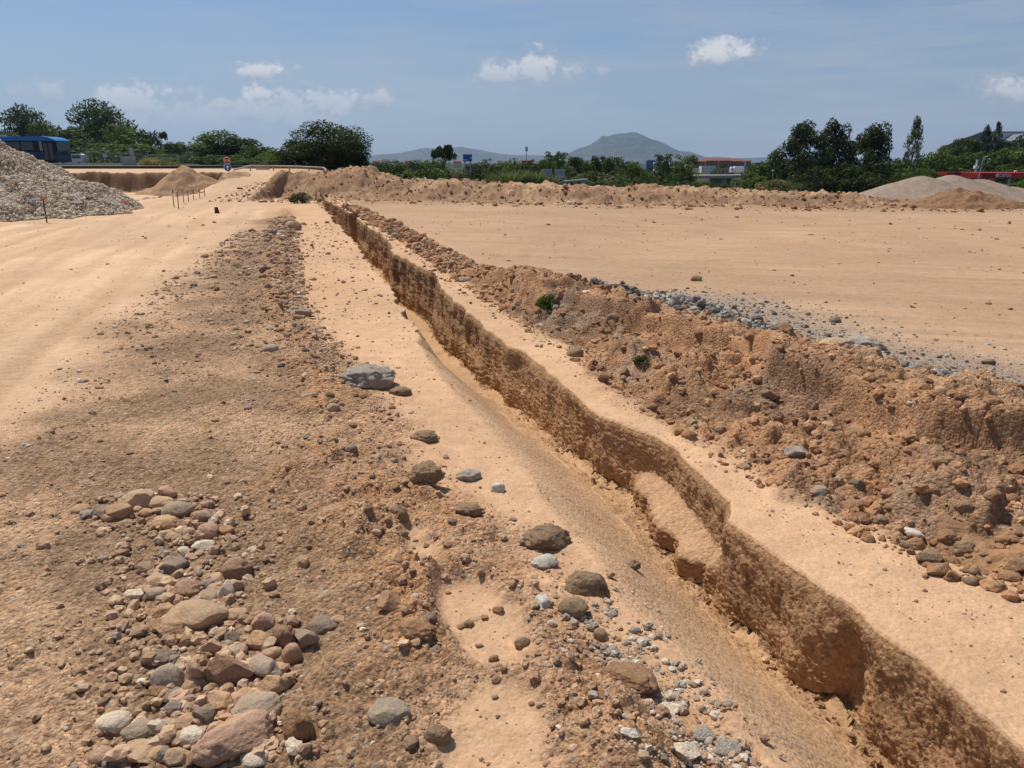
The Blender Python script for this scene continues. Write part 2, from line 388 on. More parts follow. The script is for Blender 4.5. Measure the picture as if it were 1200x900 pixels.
def tint_mat(name, rough=.9, bump=.004, bscale=60., spec=.12, var=.3, nscale=40.):
    """colour from the mesh, roughened"""
    m, nt, b = new_mat(name)
    at_ = nd(nt, 'ShaderNodeVertexColor', layer_name='tint'); tc = nd(nt, 'ShaderNodeTexCoord')
    n = nd(nt, 'ShaderNodeTexNoise', Scale=nscale, Detail=6.); nt.links.new(tc.outputs['Object'], n.inputs['Vector'])
    k = ramp(nt, n.outputs['Fac'], [(.25, (1-var,)*3), (.75, (1+var,)*3)])
    nt.links.new(mixc(nt, 1., at_.outputs['Color'], k, 'MULTIPLY'), b.inputs['Base Color'])
    b.inputs['Roughness'].default_value = rough; b.inputs['Specular IOR Level'].default_value = spec
    if bump:
        n2 = nd(nt, 'ShaderNodeTexNoise', Scale=bscale, Detail=6.); nt.links.new(tc.outputs['Object'], n2.inputs['Vector'])
        bp = nd(nt, 'ShaderNodeBump', Strength=.8, Distance=bump); nt.links.new(n2.outputs['Fac'], bp.inputs['Height']); nt.links.new(bp.outputs[0], b.inputs['Normal'])
    return m
def rock_mat(name, c, c2, scale=22., dust=.6, bump=.008):
    m, nt, b = new_mat(name)
    tc = nd(nt, 'ShaderNodeTexCoord'); P = tc.outputs['Object']
    oi = nd(nt, 'ShaderNodeObjectInfo')
    off = nd(nt, 'ShaderNodeVectorMath', operation='ADD'); nt.links.new(P, off.inputs[0])
    cx = nd(nt, 'ShaderNodeCombineXYZ'); nt.links.new(mathn(nt, 'MULTIPLY', oi.outputs['Random'], 50.), cx.inputs[0]); nt.links.new(cx.outputs[0], off.inputs[1])
    V = off.outputs[0]
    def noise(sc, det=7.):
        n = nd(nt, 'ShaderNodeTexNoise', Scale=sc, Detail=det, Roughness=.62); nt.links.new(V, n.inputs['Vector']); return n.outputs['Fac']
    col = ramp(nt, noise(scale), [(.3, c), (.7, c2)])
    vo = nd(nt, 'ShaderNodeTexVoronoi', Scale=190.); nt.links.new(V, vo.inputs['Vector'])
    sep = nd(nt, 'ShaderNodeSeparateColor'); nt.links.new(vo.outputs['Color'], sep.inputs[0])
    k = mathn(nt, 'MULTIPLY_ADD', sep.outputs[0], .36, .82)
    k = mathn(nt, 'MULTIPLY', k, mathn(nt, 'MULTIPLY_ADD', oi.outputs['Random'], .3, .85))
    cmb = nd(nt, 'ShaderNodeCombineXYZ')
    for i in range(3): nt.links.new(k, cmb.inputs[i])
    col = mixc(nt, 1., col, cmb.outputs[0], 'MULTIPLY')
    d = ramp(nt, noise(scale*.45, 5.), [(.42, (0, 0, 0)), (.62, (1, 1, 1))])
    sd = nd(nt, 'ShaderNodeSeparateColor'); nt.links.new(d, sd.inputs[0])
    ge = nd(nt, 'ShaderNodeNewGeometry'); sn = nd(nt, 'ShaderNodeSeparateXYZ'); nt.links.new(ge.outputs['Normal'], sn.inputs[0])
    top = mathn(nt, 'MULTIPLY_ADD', sn.outputs[2], .7, .25, clamp=True)
    foot = mathn(nt, 'MULTIPLY_ADD', sn.outputs[2], -.9, .1, clamp=True)
    dm = mathn(nt, 'ADD', mathn(nt, 'MULTIPLY', mathn(nt, 'MULTIPLY_ADD', sd.outputs[0], .75, .25), top), foot, clamp=True)
    col = mixc(nt, mathn(nt, 'MULTIPLY', dm, dust), col, (.47, .30, .17))
    nt.links.new(col, b.inputs['Base Color'])
    b.inputs['Roughness'].default_value = .88; b.inputs['Specular IOR Level'].default_value = .15
    h = mathn(nt, 'ADD', noise(scale*3), mathn(nt, 'MULTIPLY', noise(scale*10, 3.), .4))
    bp = nd(nt, 'ShaderNodeBump', Strength=.9, Distance=bump); nt.links.new(h, bp.inputs['Height']); nt.links.new(bp.outputs[0], b.inputs['Normal'])
    return m
EARTH = earth_mat()
PEBBLE = tint_mat('pebble_stone')
CLOD = tint_mat('clod_earth', rough=.97, bump=.008, bscale=90., spec=.05)
LEAF = tint_mat('foliage', rough=.65, bump=0, spec=.08, var=.35, nscale=1.2)
_nt = LEAF.node_tree; _b = _nt.nodes['Principled BSDF']; _c = _b.inputs['Base Color'].links[0].from_socket
_tr = nd(_nt, 'ShaderNodeBsdfTranslucent'); _nt.links.new(mixc(_nt, 1., _c, (1.0, 1.15, .55), 'MULTIPLY'), _tr.inputs[0])
_mx = nd(_nt, 'ShaderNodeMixShader'); _mx.inputs[0].default_value = .3; _nt.links.new(_b.outputs[0], _mx.inputs[1]); _nt.links.new(_tr.outputs[0], _mx.inputs[2])
_nt.links.new(_mx.outputs[0], _nt.nodes['Material Output'].inputs['Surface'])
RM = {
 'tan': rock_mat('tan_sandstone', (.44, .28, .16), (.56, .38, .23)),
 'orange': rock_mat('orange_sandstone', (.42, .235, .12), (.54, .33, .18), dust=.5),
 'cream': rock_mat('cream_limestone', (.60, .48, .33), (.72, .60, .44), dust=.2),
 'pink': rock_mat('pinkish_sandstone', (.40, .235, .16), (.50, .31, .20), dust=.5),
 'conglomerate': rock_mat('conglomerate', (.28, .155, .095), (.44, .26, .15), scale=45., dust=.45, bump=.014),
 'grey': rock_mat('grey_stone', (.30, .25, .19), (.41, .33, .24), dust=.45),
 'greybrown': rock_mat('grey_brown_stone', (.27, .21, .15), (.38, .29, .19), dust=.5),
 'slate': rock_mat('dark_slate', (.145, .115, .09), (.25, .19, .14), dust=.45),
 'concrete': rock_mat('old_concrete', (.42, .355, .275), (.64, .555, .44), scale=60., dust=.14, bump=.02),
 'pale': rock_mat('pale_concrete', (.52, .46, .37), (.66, .60, .49), scale=40., dust=.15, bump=.008),
 'clod': rock_mat('brown_clod', (.24, .155, .09), (.37, .245, .145), scale=30., dust=.3, bump=.014),
 'red': rock_mat('reddish_clod', (.30, .155, .075), (.42, .235, .12), scale=30., dust=.25, bump=.012),
}

# ------------------------------------------------------------------ ground mesh (rows along the trench, fan of columns across it)
def build_ground():
    s_rows = list(np.linspace(-5, .8, 60))
    while s_rows[-1] < 28: s_rows.append(s_rows[-1]*1.0042)
    while s_rows[-1] < 51: s_rows.append(s_rows[-1]+.12)
    k = 1.006
    while s_rows[-1] < 9500:
        s_rows.append(s_rows[-1]*k); k = min(1.06, k+.0015)
    s = np.array(s_rows); ns = len(s)
    NL, NR = 430, 560
    RL = I(s, RIM_L)-.10*(1-S(5.5, 7.5, s))+S(5, 8, s)*(.08*N(s/1.3, s*0+.6, 108)+.04*N(s/.4, s*0+.6, 110))+.035*N(s/.6, s*0+.3, 101)+(.022*N(s/.19, s*0+.5, 151)+.012*N(s/.07, s*0+.7, 152))*S(5.5, 8, s)+.015*N(s/.14, s*0+.7, 102)*S(5.5, 8, s)
    RR = I(s, RIM_R)+.015*N(s/.5, s*0+.3, 103)+.015*N(s/.2, s*0+.9, 104)+S(6, 9, s)*(.04*N(s/1.6, s*0+.4, 106)+.06*(.4-np.abs(N(s/.8, s*0+.8, 107)))+.04*N(s/.3, s*0+.8, 109))
    RR = RR+.30*S(23.6, 24.0, s)*(1-S(25.6, 26.2, s))
    D = I(s, DEPTH)+.05*N(s/1.5, s*0+.2, 105)*(s < 36)
    D = np.maximum(D, 0)
    wid = np.sqrt(s*s+4.5)
    fL = np.linspace(1, 0, NL+1)[:-1]; fR = np.linspace(0, 1, NR+1)[1:]; fR = .55*fR+.45*fR**2
    lip = .02
    TL = RL[:, None]-lip-(.66*wid+RL-lip)[:, None]*fL[None, :]
    TR = RR[:, None]+lip+(1.9*wid)[:, None]*fR[None, :]
    # trench section, left lip to right lip
    sec_t, sec_z, kind = [], [], []
    def add(t, z, c): sec_t.append(t); sec_z.append(z); kind.append(c)
    has = (D > .02).astype(float)
    slump = 1-S(6.2, 8.5, s)
    for w in np.linspace(0, 1, 34):
        t = RL-lip+lip*min(1, w*6)+(.06+.50*slump)*w*has
        z = -D*((w**.9)*S(0, .06, np.array(w))*(1-slump)+slump*.84*float((S(-.35, 1.35, np.array(w))-S(-.35, 1.35, np.array(0.)))/(S(-.35, 1.35, np.array(1.))-S(-.35, 1.35, np.array(0.))))) if w > 0 else -D*0
        dsp = (.03*N(s*4, z*3, 111)+.015*N(s*13+z*4, z*2, 112))*min(1, w*4)*has*(1-.85*slump)
        add(t+dsp, z, 0 if w < .06 else 1)
    tf0 = RL+.06+.50*slump
    win = S(2.82, 3.04, s+.05*N(s*0, s/.1, 99))*(1-S(3.75, 4.15, s))
    Ls = .015+.06*np.maximum(0, N(s/.9, s*0+.5, 113))*S(4.5, 6, s)+.15*win*(1+.30*N(s*5.5, s*0+.5, 114)+.15*N(s*16, s*0+.5, 115))
    upr = .0*win
    prot = -.05*np.exp(-((s-2.22)/.12)**2)+.06*S(2.10, 2.05, s)*S(1.86, 1.98, s)-.03*np.exp(-((s-1.72)/.08)**2)+.04*np.exp(-((s-4.6)/.12)**2)
    tf1 = RR+.01-Ls
    for w in np.linspace(.03, .97, 30):
        add((tf0*(1-w)+tf1*w)*has+(RL*(1-w)+RR*w)*(1-has), -D+(.035*(1-w)**3*(1-slump)+.16*D*slump*(1-w)**1.3+.06*w**6)*has, 2)
    for w in np.linspace(0, 1, 74):
        u = 1-w                                  # from the floor up
        zf = np.interp(u, [0, .40, .60, 1], [0, .50, .72, 1])
        z = -D*zf
        led = S(.40, .60, np.array(u))
        wrp = .12*N(s*2.3, z*2.5, 134); pat = S(-.25, .25, N(s*1.4, z*1.8, 135))
        amp = min(1, u*5+.15)*has
        dsp = (.04*N(s*1.1, z*1.0, 121)+.022*N(s*3.1, z*2.6, 122)+pat*.010*N((s+wrp)*13-z*7, z*2.0, 123)+pat*.009*N((s+wrp)*38-z*21, z*6, 124)+.010*N(s*90-z*46, z*18, 125)+.007*N(s*1.3, z*9+wrp*6, 129)+.011*(1-2*np.abs(N(s*9-z*4+wrp*5, z*5, 130)))+.008*N(s*120, z*110, 126)-.6*domes(s+z*.3, z*.8, .06, 127, .22)-1.1*domes(s, z, .024, 128, .6)+.0*z)*amp
        dsp = dsp+prot*S(0, .3, np.array(u))*min(1, 3*u)
        foot = -.05*max(0, 1-w*9)
        t = RR+upr*has*S(0, .12, np.array(u))-Ls*led*has+dsp+foot*has+lip*max(0, 1-u*14)
        if w == 1: t = RR+lip
        add(t, z, 0 if u < .02 else 3)
    ST_ = np.array(sec_t).T; SZ = np.array(sec_z).T; kind = np.array(kind)
    nr_, nt_ = ST_.shape
    T = np.hstack([TL, ST_, TR]); SS = np.repeat(s[:, None], T.shape[1], 1)
    SZf = np.zeros_like(T); SZf[:, NL:NL+nt_] = SZ
    X = SS*UX+T*VX; Y = SS*UY+T*VY
    # ground height: trench columns take the height at the rims
    Th = T.copy(); wv = np.linspace(0, 1, nt_)[None, :]
    base_t = (RL-lip)[:, None]*(1-wv)+(RR+lip)[:, None]*wv
    xh = SS*UX+Th*VX; yh = SS*UY+Th*VY
    sp = np.maximum(np.repeat(np.gradient(s)[:, None], T.shape[1], 1), np.abs(np.gradient(T, axis=1))*.8)
    sp = np.clip(sp, .004, None); sp[:, NL:NL+nt_] = .0045*np.maximum(1, SS[:, NL:NL+nt_])
    z, c, g = terrain(xh.ravel(), yh.ravel(), sp.ravel())
    Z = z.reshape(T.shape); C = c.reshape(*T.shape, 3); G = g.reshape(T.shape)
    sl = slice(NL, NL+nt_)
    zl = Z[:, NL-1:NL]; zr_ = Z[:, NL+nt_:NL+nt_+1]
    hasm = S(.03, .15, D)[:, None]
    rimw = np.clip((ST_-RL[:, None])/(RR-RL)[:, None], 0, 1)
    inside = (zl*(1-rimw)+zr_*rimw)+SZ
    rough = .012*N(ST_*14, SS[:, sl]*14, 131)+.006*N(ST_*40, SS[:, sl]*40, 132)+.02*N(ST_*4, SS[:, sl]*3, 133)
    inside = inside+rough*(kind == 2)[None, :]
    Z[:, sl] = inside*hasm+Z[:, sl]*(1-hasm)
    # the cut soil: streaked by the bucket teeth, darker damp lower down, ochre floor
    st = .5*N(SS[:, sl]*16-SZ*8, SZ*1.5, 141)+.8*N(SS[:, sl]*45-SZ*24, SZ*6, 142); bl = N(SS[:, sl]*2, SZ*2.2, 143)
    ledge = (S(.47, .54, -SZ/np.maximum(D, .05)[:, None])*(1-S(.66, .74, -SZ/np.maximum(D, .05)[:, None]))*win[:, None])[:, :, None]
    fine = N(SS[:, sl]*70, SZ*60, 146)
    cw = C_WALL[None, None, :]*(1+.20*st+.16*bl+.22*fine)[:, :, None]*(1-ledge)+ledge*(C_BENCH*.62+C_WALL*.38)
    cf = (C_FLOOR*.72+C_BENCH*.28)[None, None, :]*(1+.12*N(ST_*5, SS[:, sl]*1.2, 144)+.10*N(ST_*16, SS[:, sl]*16, 145))[:, :, None]
    lw = np.clip(np.repeat(np.linspace(0, 1, nt_)[None], nr_, 0)*nt_/34, 0, 1)[:, :, None]
    sl_ = (1-S(6.2, 8.5, s))[:, None, None]
    cl_ = cw*(1-sl_)+sl_*(C_BENCH*(1-.8*lw)+.8*lw*cf)*(1+.05*N(ST_*6, SS[:, sl]*2, 147))[:, :, None]
    for kk, cc, gr in ((1, cl_, .35), (3, cw, .45), (2, cf, .3)):
        idx = np.where(kind == kk)[0]+NL
        j = idx-NL
        C[:, idx] = cc[:, j]*hasm[:, :, None]+C[:, idx]*(1-hasm[:, :, None]); G[:, idx] = gr*hasm+G[:, idx]*(1-hasm)
    ledge_sel = (np.abs(np.gradient(SZ, axis=1)) < .003) & (kind == 3)[None, :]
    nr, nc = T.shape
    V = np.stack([X.ravel(), Y.ravel(), Z.ravel()], 1)
    i = np.arange(nr*nc).reshape(nr, nc)
    Fq = np.stack([i[:-1, :-1].ravel(), i[:-1, 1:].ravel(), i[1:, 1:].ravel(), i[1:, :-1].ravel()], 1)
    tint = np.hstack([np.clip(C.reshape(-1, 3), .01, .9), G.reshape(-1, 1)])
    me = np_mesh('ground', V, Fq, EARTH, True, tint)
    return tag(link('ground', me), kind='structure', label='dry orange clay site ground with the trench and its spoil ridge')
build_ground()

# ------------------------------------------------------------------ stones, clods, gravel
def ico(sub):
    bm = bmesh.new(); bmesh.ops.create_icosphere(bm, subdivisions=sub, radius=1)
    bm.verts.ensure_lookup_table()
    v = np.array([x.co[:] for x in bm.verts]); f = np.array([[q.index for q in p.verts] for p in bm.faces]); bm.free(); return v, f
ICO = {k: ico(k) for k in (1, 2, 3, 4, 5)}
def rock_verts(kind, seed, sub):
    v, f = ICO[sub]; v = v.copy(); r = np.random.default_rng(seed)
    off = r.uniform(-40, 40, 3)
    if kind == 'round':
        v *= (1+.16*n3(v*.9+off, seed % 97)+.06*n3(v*2.5+off, seed % 89)+.022*n3(v*7+off, 3)+.010*n3(v*17+off, 4))[:, None]
        for _ in range(7):
            n = r.normal(size=3); n /= np.linalg.norm(n); d = r.uniform(.74, .96); e = np.maximum(0, v@n-d); v -= .8*e[:, None]*n
    elif kind == 'angular':
        v *= 1.25
        for _ in range(13):
            n = r.normal(size=3); n /= np.linalg.norm(n); d = r.uniform(.62, .95); e = np.maximum(0, v@n-d); v -= e[:, None]*n
        v *= (1+.07*n3(v*1.6+off, seed % 97)+.04*n3(v*5+off, 5)+.02*n3(v*12+off, 6)+.01*n3(v*24+off, 9))[:, None]
    else:                                        # crumbly clod
        v *= (1+.20*n3(v*1.2+off, seed % 97)+.13*n3(v*3+off, 7)+.10*np.abs(n3(v*6+off, 8))+.055*n3(v*13+off, 9)+.03*n3(v*27+off, 10))[:, None]
        for _ in range(5):
            n = r.normal(size=3); n /= np.linalg.norm(n); d = r.uniform(.72, 1.); e = np.maximum(0, v@n-d); v -= .75*e[:, None]*n
    m = np.abs(v).max(0); return v/m, f
ROCKS = []
def rk(px, py, w, h, shape, mat, label, name='stone', cat=None, group=None, sink=None, rz=None): ROCKS.append((px, py, w, h, shape, mat, label, name, cat or {'stone': 'stone', 'boulder': 'boulder', 'earth_clod': 'clod of earth', 'concrete_chunk': 'concrete chunk'}[name], group, sink, rz))
exec_rocks = True
# --- the stone heap at lower left (photo pixel, width, height)
rk(143, 599, 40, 28, 'angular', 'orange', 'blocky orange-tan stone with a shaded right end, at the top left of the stone heap')
rk(120, 602, 30, 18, 'angular', 'slate', 'dark brown slab leaning against the blocky orange stone')
rk(165, 588, 46, 20, 'angular', 'tan', 'flat tan stone just behind the blocky orange stone')
rk(95, 598, 22, 11, 'round', 'orange', 'small smooth orange stone lying alone left of the dark brown slab')
rk(194, 578, 28, 22, 'angular', 'pink', 'pale pink-grey pointed slab, the farthest stone of the heap')
rk(190, 592, 30, 14, 'round', 'tan', 'rounded tan stone below the pale pink pointed slab')
rk(210, 601, 38, 18, 'round', 'greybrown', 'flat dull grey stone half buried among the top stones of the heap')
rk(236, 604, 22, 18, 'round', 'pink', 'small brownish pink stone behind the oval pink cobble')
rk(244, 622, 28, 25, 'round', 'pink', 'smooth oval pink cobble near the top right of the heap')
rk(266, 623, 20, 16, 'angular', 'red', 'reddish brown stone right of the oval pink cobble')
rk(196, 616, 34, 14, 'round', 'orange', 'long low orange stone below the flat dull grey stone')
rk(200, 630, 24, 13, 'round', 'tan', 'flat tan stone pressed into the dirt under the long low orange stone')
rk(238, 641, 30, 16, 'angular', 'cream', 'broad pale yellow stone below the oval pink cobble')
rk(206, 666, 38, 24, 'angular', 'slate', 'dark slate blade with a sharp upper edge, in the heap')
rk(190, 683, 36, 24, 'angular', 'tan', 'notched tan stone below the dark slate blade')
rk(160, 697, 24, 19, 'angular', 'cream', 'pale block at the left edge of the heap below the notched tan stone')
rk(183, 697, 22, 12, 'round', 'greybrown', 'small grey brown stone right of the pale block')
rk(220, 689, 33, 26, 'round', 'pink', 'round reddish tan stone right of the notched tan stone')
rk(256, 679, 24, 22, 'round', 'tan', 'rounded tan cobble above the cream upright stone')
rk(268, 693, 22, 30, 'angular', 'cream', 'upright cream coloured rectangular stone, brightest in the middle of the heap')
rk(277, 668, 38, 40, 'clod', 'conglomerate', 'brown crumbly block at the upper right of the heap', 'boulder')
rk(246, 702, 28, 15, 'round', 'greybrown', 'grey brown stone tucked above the big flat tan stone')
rk(258, 712, 16, 14, 'round', 'pink', 'small reddish stone at the upper right corner of the big flat tan stone')
rk(235, 724, 66, 48, 'round', 'tan', 'big flat tan stone with pitted top, in the centre of the heap', 'boulder')
rk(202, 740, 50, 24, 'angular', 'orange', 'wedge shaped orange stone at the lower left of the big flat tan stone')
rk(195, 716, 26, 24, 'angular', 'orange', 'thin upright orange slab left of the big flat tan stone')
rk(277, 720, 26, 20, 'round', 'tan', 'knobbly yellowish stone right of the big flat tan stone')
rk(308, 728, 28, 30, 'clod', 'pink', 'rough pinkish stone above the white topped angular stone')
rk(334, 745, 30, 38, 'clod', 'conglomerate', 'rough reddish stone behind the upright oval cobble')
rk(301, 752, 35, 30, 'angular', 'orange', 'angular orange stone with a white top face and a dark underside')
rk(343, 766, 22, 33, 'round', 'pink', 'upright oval cobble at the right side of the heap')
rk(362, 748, 30, 36, 'angular', 'greybrown', 'jagged grey and tan stone at the right end of the heap')
rk(320, 765, 20, 18, 'round', 'tan', 'small round tan cobble between the angular orange stone and the speckled grey stone')
rk(313, 783, 40, 36, 'angular', 'grey', 'speckled grey stone right of the big conglomerate block')
rk(274, 748, 22, 20, 'angular', 'slate', 'dark grey-green angular stone below the knobbly yellowish stone')
rk(252, 760, 28, 30, 'angular', 'pink', 'flat faced pinkish stone touching the top of the big conglomerate block')
rk(270, 786, 60, 62, 'angular', 'conglomerate', 'big red-brown conglomerate block in the lower middle of the heap', 'boulder')
rk(185, 771, 38, 26, 'clod', 'slate', 'dark purple-grey crystalline stone above the round grey cobble')
rk(200, 796, 38, 42, 'round', 'grey', 'smooth round grey cobble, the roundest stone of the heap')
rk(227, 787, 27, 52, 'angular', 'pink', 'tall pinkish slab standing right of the round grey cobble')
rk(317, 807, 33, 34, 'angular', 'orange', 'orange triangular stone above the big grey-brown boulder')
rk(288, 815, 24, 18, 'round', 'orange', 'rounded orange stone peeping out above the big grey-brown boulder')
rk(304, 833, 57, 48, 'round', 'greybrown', 'big rounded grey-brown boulder behind the largest block of the heap', 'boulder')
rk(243, 837, 30, 30, 'angular', 'slate', 'dark slate stone with a pointed top, left of the big grey-brown boulder')
rk(262, 822, 36, 26, 'angular', 'orange', 'yellow-brown broken stone above the dark pointed slate stone')
rk(268, 842, 18, 16, 'angular', 'orange', 'small orange-brown stone squeezed between the slate and the grey-brown boulder')
rk(285, 876, 94, 60, 'angular', 'pink', 'largest block of the heap, pinkish grey with flat faces', 'boulder', rz=.3)
rk(225, 865, 30, 28, 'round', 'cream', 'yellowish stone against the left side of the largest block')
rk(302, 894, 34, 18, 'round', 'cream', 'cream cobble at the foot of the largest block')
rk(187, 884, 27, 25, 'round', 'orange', 'smooth round orange-tan cobble near the bottom of the heap')
rk(135, 850, 37, 22, 'round', 'cream', 'pale cream oval cobble at the lower left of the heap')
rk(165, 860, 38, 24, 'round', 'greybrown', 'grey brown oval stone beside the pale cream cobble')
rk(212, 888, 36, 30, 'angular', 'tan', 'upright tan slab beside the round orange-tan cobble')
rk(168, 886, 44, 30, 'angular', 'tan', 'broad tan slab sloping down behind the round orange-tan cobble')
rk(122, 888, 32, 19, 'round', 'pink', 'low pinkish stone at the bottom left of the heap')
rk(380, 733, 34, 26, 'round', 'slate', 'dark grey cobble with a rusty edge just right of the heap')
rk(395, 727, 18, 16, 'angular', 'tan', 'small tan stone behind the dark grey cobble')
rk(351, 850, 40, 54, 'clod', 'red', 'tall reddish lump of earth right of the largest block', 'earth_clod')
rk(188, 812, 30, 18, 'angular', 'red', 'low reddish broken stone below the round grey cobble')
# --- loose pieces along the debris line
rk(432, 442, 76, 40, 'clod', 'concrete', 'big grey lump of concrete at the edge of the brown strip', 'boulder')
rk(470, 459, 30, 14, 'clod', 'clod', 'brown crumb of earth at the right foot of the big grey lump', 'earth_clod')
rk(345, 264, 22, 17, 'clod', 'clod', 'dark clod standing at the far end of the debris line', 'earth_clod')
rk(352, 364, 34, 18, 'clod', 'greybrown', 'grey brown clod on the left rim of the pale bench, midway along', 'earth_clod')
rk(347, 292, 11, 8, 'clod', 'clod', 'small dark clod between the far clod and the midway clod', 'earth_clod')
rk(318, 408, 18, 12, 'round', 'grey', 'small grey stone lying in the brown strip left of the big grey lump')
rk(498, 512, 36, 18, 'clod', 'clod', 'flat topped brown clod below the big grey lump', 'earth_clod')
rk(500, 561, 46, 36, 'clod', 'clod', 'wide cracked brown clod left of the two grey cement lumps', 'earth_clod')
rk(549, 557, 32, 22, 'clod', 'concrete', 'dark grey porous cement lump, the larger of the pair', 'concrete_chunk')
rk(583, 571, 19, 18, 'clod', 'pale', 'pale grey cement lump, the smaller of the pair', 'concrete_chunk')
rk(550, 598, 34, 22, 'clod', 'clod', 'low cracked brown clod below the two cement lumps', 'earth_clod')
rk(472, 603, 20, 28, 'angular', 'clod', 'pointed brown clod standing on end among the debris', 'earth_clod')
rk(432, 598, 14, 18, 'clod', 'clod', 'small dark clod left of the pointed brown clod', 'earth_clod')
rk(412, 524, 18, 14, 'clod', 'slate', 'dark stone in the debris left of the flat topped clod')
rk(390, 477, 16, 12, 'round', 'tan', 'pale tan stone on the strip below the big grey lump')
rk(640, 632, 68, 40, 'clod', 'clod', 'large brown clod shaped like a loaf on the pale bench', 'earth_clod')
rk(637, 660, 36, 20, 'clod', 'pale', 'whitish crumbled cement under the loaf shaped clod', 'concrete_chunk')
rk(689, 684, 58, 44, 'clod', 'clod', 'dark split clod with a sharp ridge beside the trench', 'earth_clod')
rk(672, 713, 38, 36, 'round', 'clod', 'round brown clod touching the dark split clod', 'earth_clod')
rk(738, 658, 27, 20, 'clod', 'clod', 'small brown clod alone nearest to the trench edge', 'earth_clod')
rk(637, 707, 26, 22, 'angular', 'pale', 'whitish angular cement piece left of the round brown clod', 'concrete_chunk')
rk(703, 744, 18, 20, 'round', 'clod', 'small brown lump below the round brown clod', 'earth_clod')
rk(458, 706, 36, 32, 'angular', 'orange', 'pinkish orange stone alone between the heap and the smooth slab')
rk(487, 739, 52, 34, 'clod', 'red', 'broad brown lump below the pinkish orange stone', 'earth_clod')
rk(455, 840, 52, 26, 'round', 'grey', 'flat dark grey stone set flush in the dirt near the bottom', sink=.6)
rk(513, 863, 36, 34, 'clod', 'clod', 'brown clod just right of the flat dark grey stone', 'earth_clod')
rk(738, 800, 76, 34, 'clod', 'red', 'long low brown mound of packed earth amid the pale rubble', 'earth_clod', sink=.85)
rk(752, 752, 18, 12, 'angular', 'pale', 'pale cement flake at the top of the rubble spill', 'concrete_chunk')
rk(744, 739, 14, 12, 'round', 'concrete', 'rounded grey cement bit above the pale flake', 'concrete_chunk')
rk(716, 766, 24, 12, 'angular', 'concrete', 'grey layered cement sliver left of the rubble spill', 'concrete_chunk')
rk(787, 832, 26, 17, 'angular', 'cream', 'cream flat stone in the middle of the rubble spill')
rk(740, 862, 28, 17, 'angular', 'pale', 'grey-white flat stone at the left of the bottom row of rubble')
rk(754, 880, 26, 17, 'angular', 'cream', 'pale yellowish stone in the bottom row of rubble, next to the white block')
rk(801, 884, 46, 34, 'angular', 'cream', 'largest white block at the bottom of the rubble spill', 'boulder')
rk(774, 875, 12, 16, 'angular', 'tan', 'small tan stone wedged beside the largest white block')
rk(824, 862, 32, 22, 'clod', 'concrete', 'jagged blue-grey cement piece above the largest white block', 'concrete_chunk')
rk(852, 880, 34, 18, 'angular', 'concrete', 'grey cement slab at the right end of the rubble spill', 'concrete_chunk')
rk(823, 832, 10, 12, 'round', 'slate', 'small dark pebble right of the cream flat stone')
# --- on the spoil ridge and the pad
rk(933, 530, 42, 22, 'angular', 'concrete', 'pale grey slab at the foot of the spoil ridge above the trench', 'concrete_chunk')
rk(960, 577, 28, 18, 'clod', 'greybrown', 'grey brown lump below the pale slab of the spoil ridge', 'earth_clod')
rk(998, 593, 28, 20, 'clod', 'red', 'orange-brown blocky clod below the ridge scarp', 'earth_clod')
rk(1066, 628, 32, 12, 'clod', 'pale', 'flat whitish lump beside the smear of red mud', 'concrete_chunk')
rk(1003, 565, 20, 20, 'angular', 'slate', 'dark grey fragment in the hollow left of the scarp')
rk(1175, 456, 36, 22, 'angular', 'concrete', 'dark grey angular rock at the end of the gravel row', 'boulder')
rk(1157, 424, 16, 10, 'angular', 'slate', 'dark rock on top of the gravel row cluster')
rk(1070, 463, 16, 8, 'angular', 'pale', 'white stone on the smooth crest of the spoil ridge, left of two')
rk(1101, 464, 17, 9, 'round', 'grey', 'grey oval stone on the smooth crest of the spoil ridge, right of two')
rk(1010, 405, 58, 24, 'clod', 'concrete', 'broken grey cement lump at the head of the gravel row', 'boulder')
rk(976, 420, 38, 17, 'clod', 'tan', 'pale orange lump below the broken grey cement lump', 'earth_clod')
rk(882, 403, 24, 16, 'clod', 'red', 'reddish clod on the slope above the pale slab', 'earth_clod')
rk(816, 326, 14, 10, 'round', 'clod', 'brown ball of earth alone on the flat pad', 'earth_clod')
rk(978, 374, 15, 12, 'clod', 'slate', 'dark lump on the pad edge just above the gravel row', 'earth_clod')
rk(688, 344, 15, 7, 'angular', 'cream', 'pale block near the hole in the spoil ridge')
rk(620, 347, 14, 6, 'angular', 'cream', 'pale stone left of the green weed on the ridge')
rk(633, 381, 14, 6, 'angular', 'pale', 'pale flake at the foot of the ridge below the green weed')
rk(545, 327, 18, 9, 'clod', 'greybrown', 'grey clod at the near foot of the ridge where it narrows', 'earth_clod')
rk(1155, 505, 28, 20, 'clod', 'red', 'reddish clod on the right crest behind the scarp', 'earth_clod')
rk(660, 372, 14, 10, 'clod', 'clod', 'brown clod below the green weed on the ridge', 'earth_clod')
rk(1108, 628, 30, 26, 'clod', 'red', 'red clod beyond the mud smear, near the right edge', 'earth_clod')
rk(670, 236, 12, 5, 'clod', 'pale', 'pale crumb at the foot of the far earth bank', 'earth_clod')
rk(1014, 238, 9, 5, 'clod', 'clod', 'dark clod at the left toe of the pale gravel heap', 'earth_clod')
rk(1059, 239, 10, 7, 'clod', 'pink', 'larger pinkish rock in front of the pale gravel heap', 'stone')
rk(1048, 237, 6, 4, 'clod', 'pink', 'smaller pinkish rock in front of the pale gravel heap', 'stone')
rk(952, 241, 8, 4, 'clod', 'red', 'small clod on the far edge of the pad below the pines', 'earth_clod')

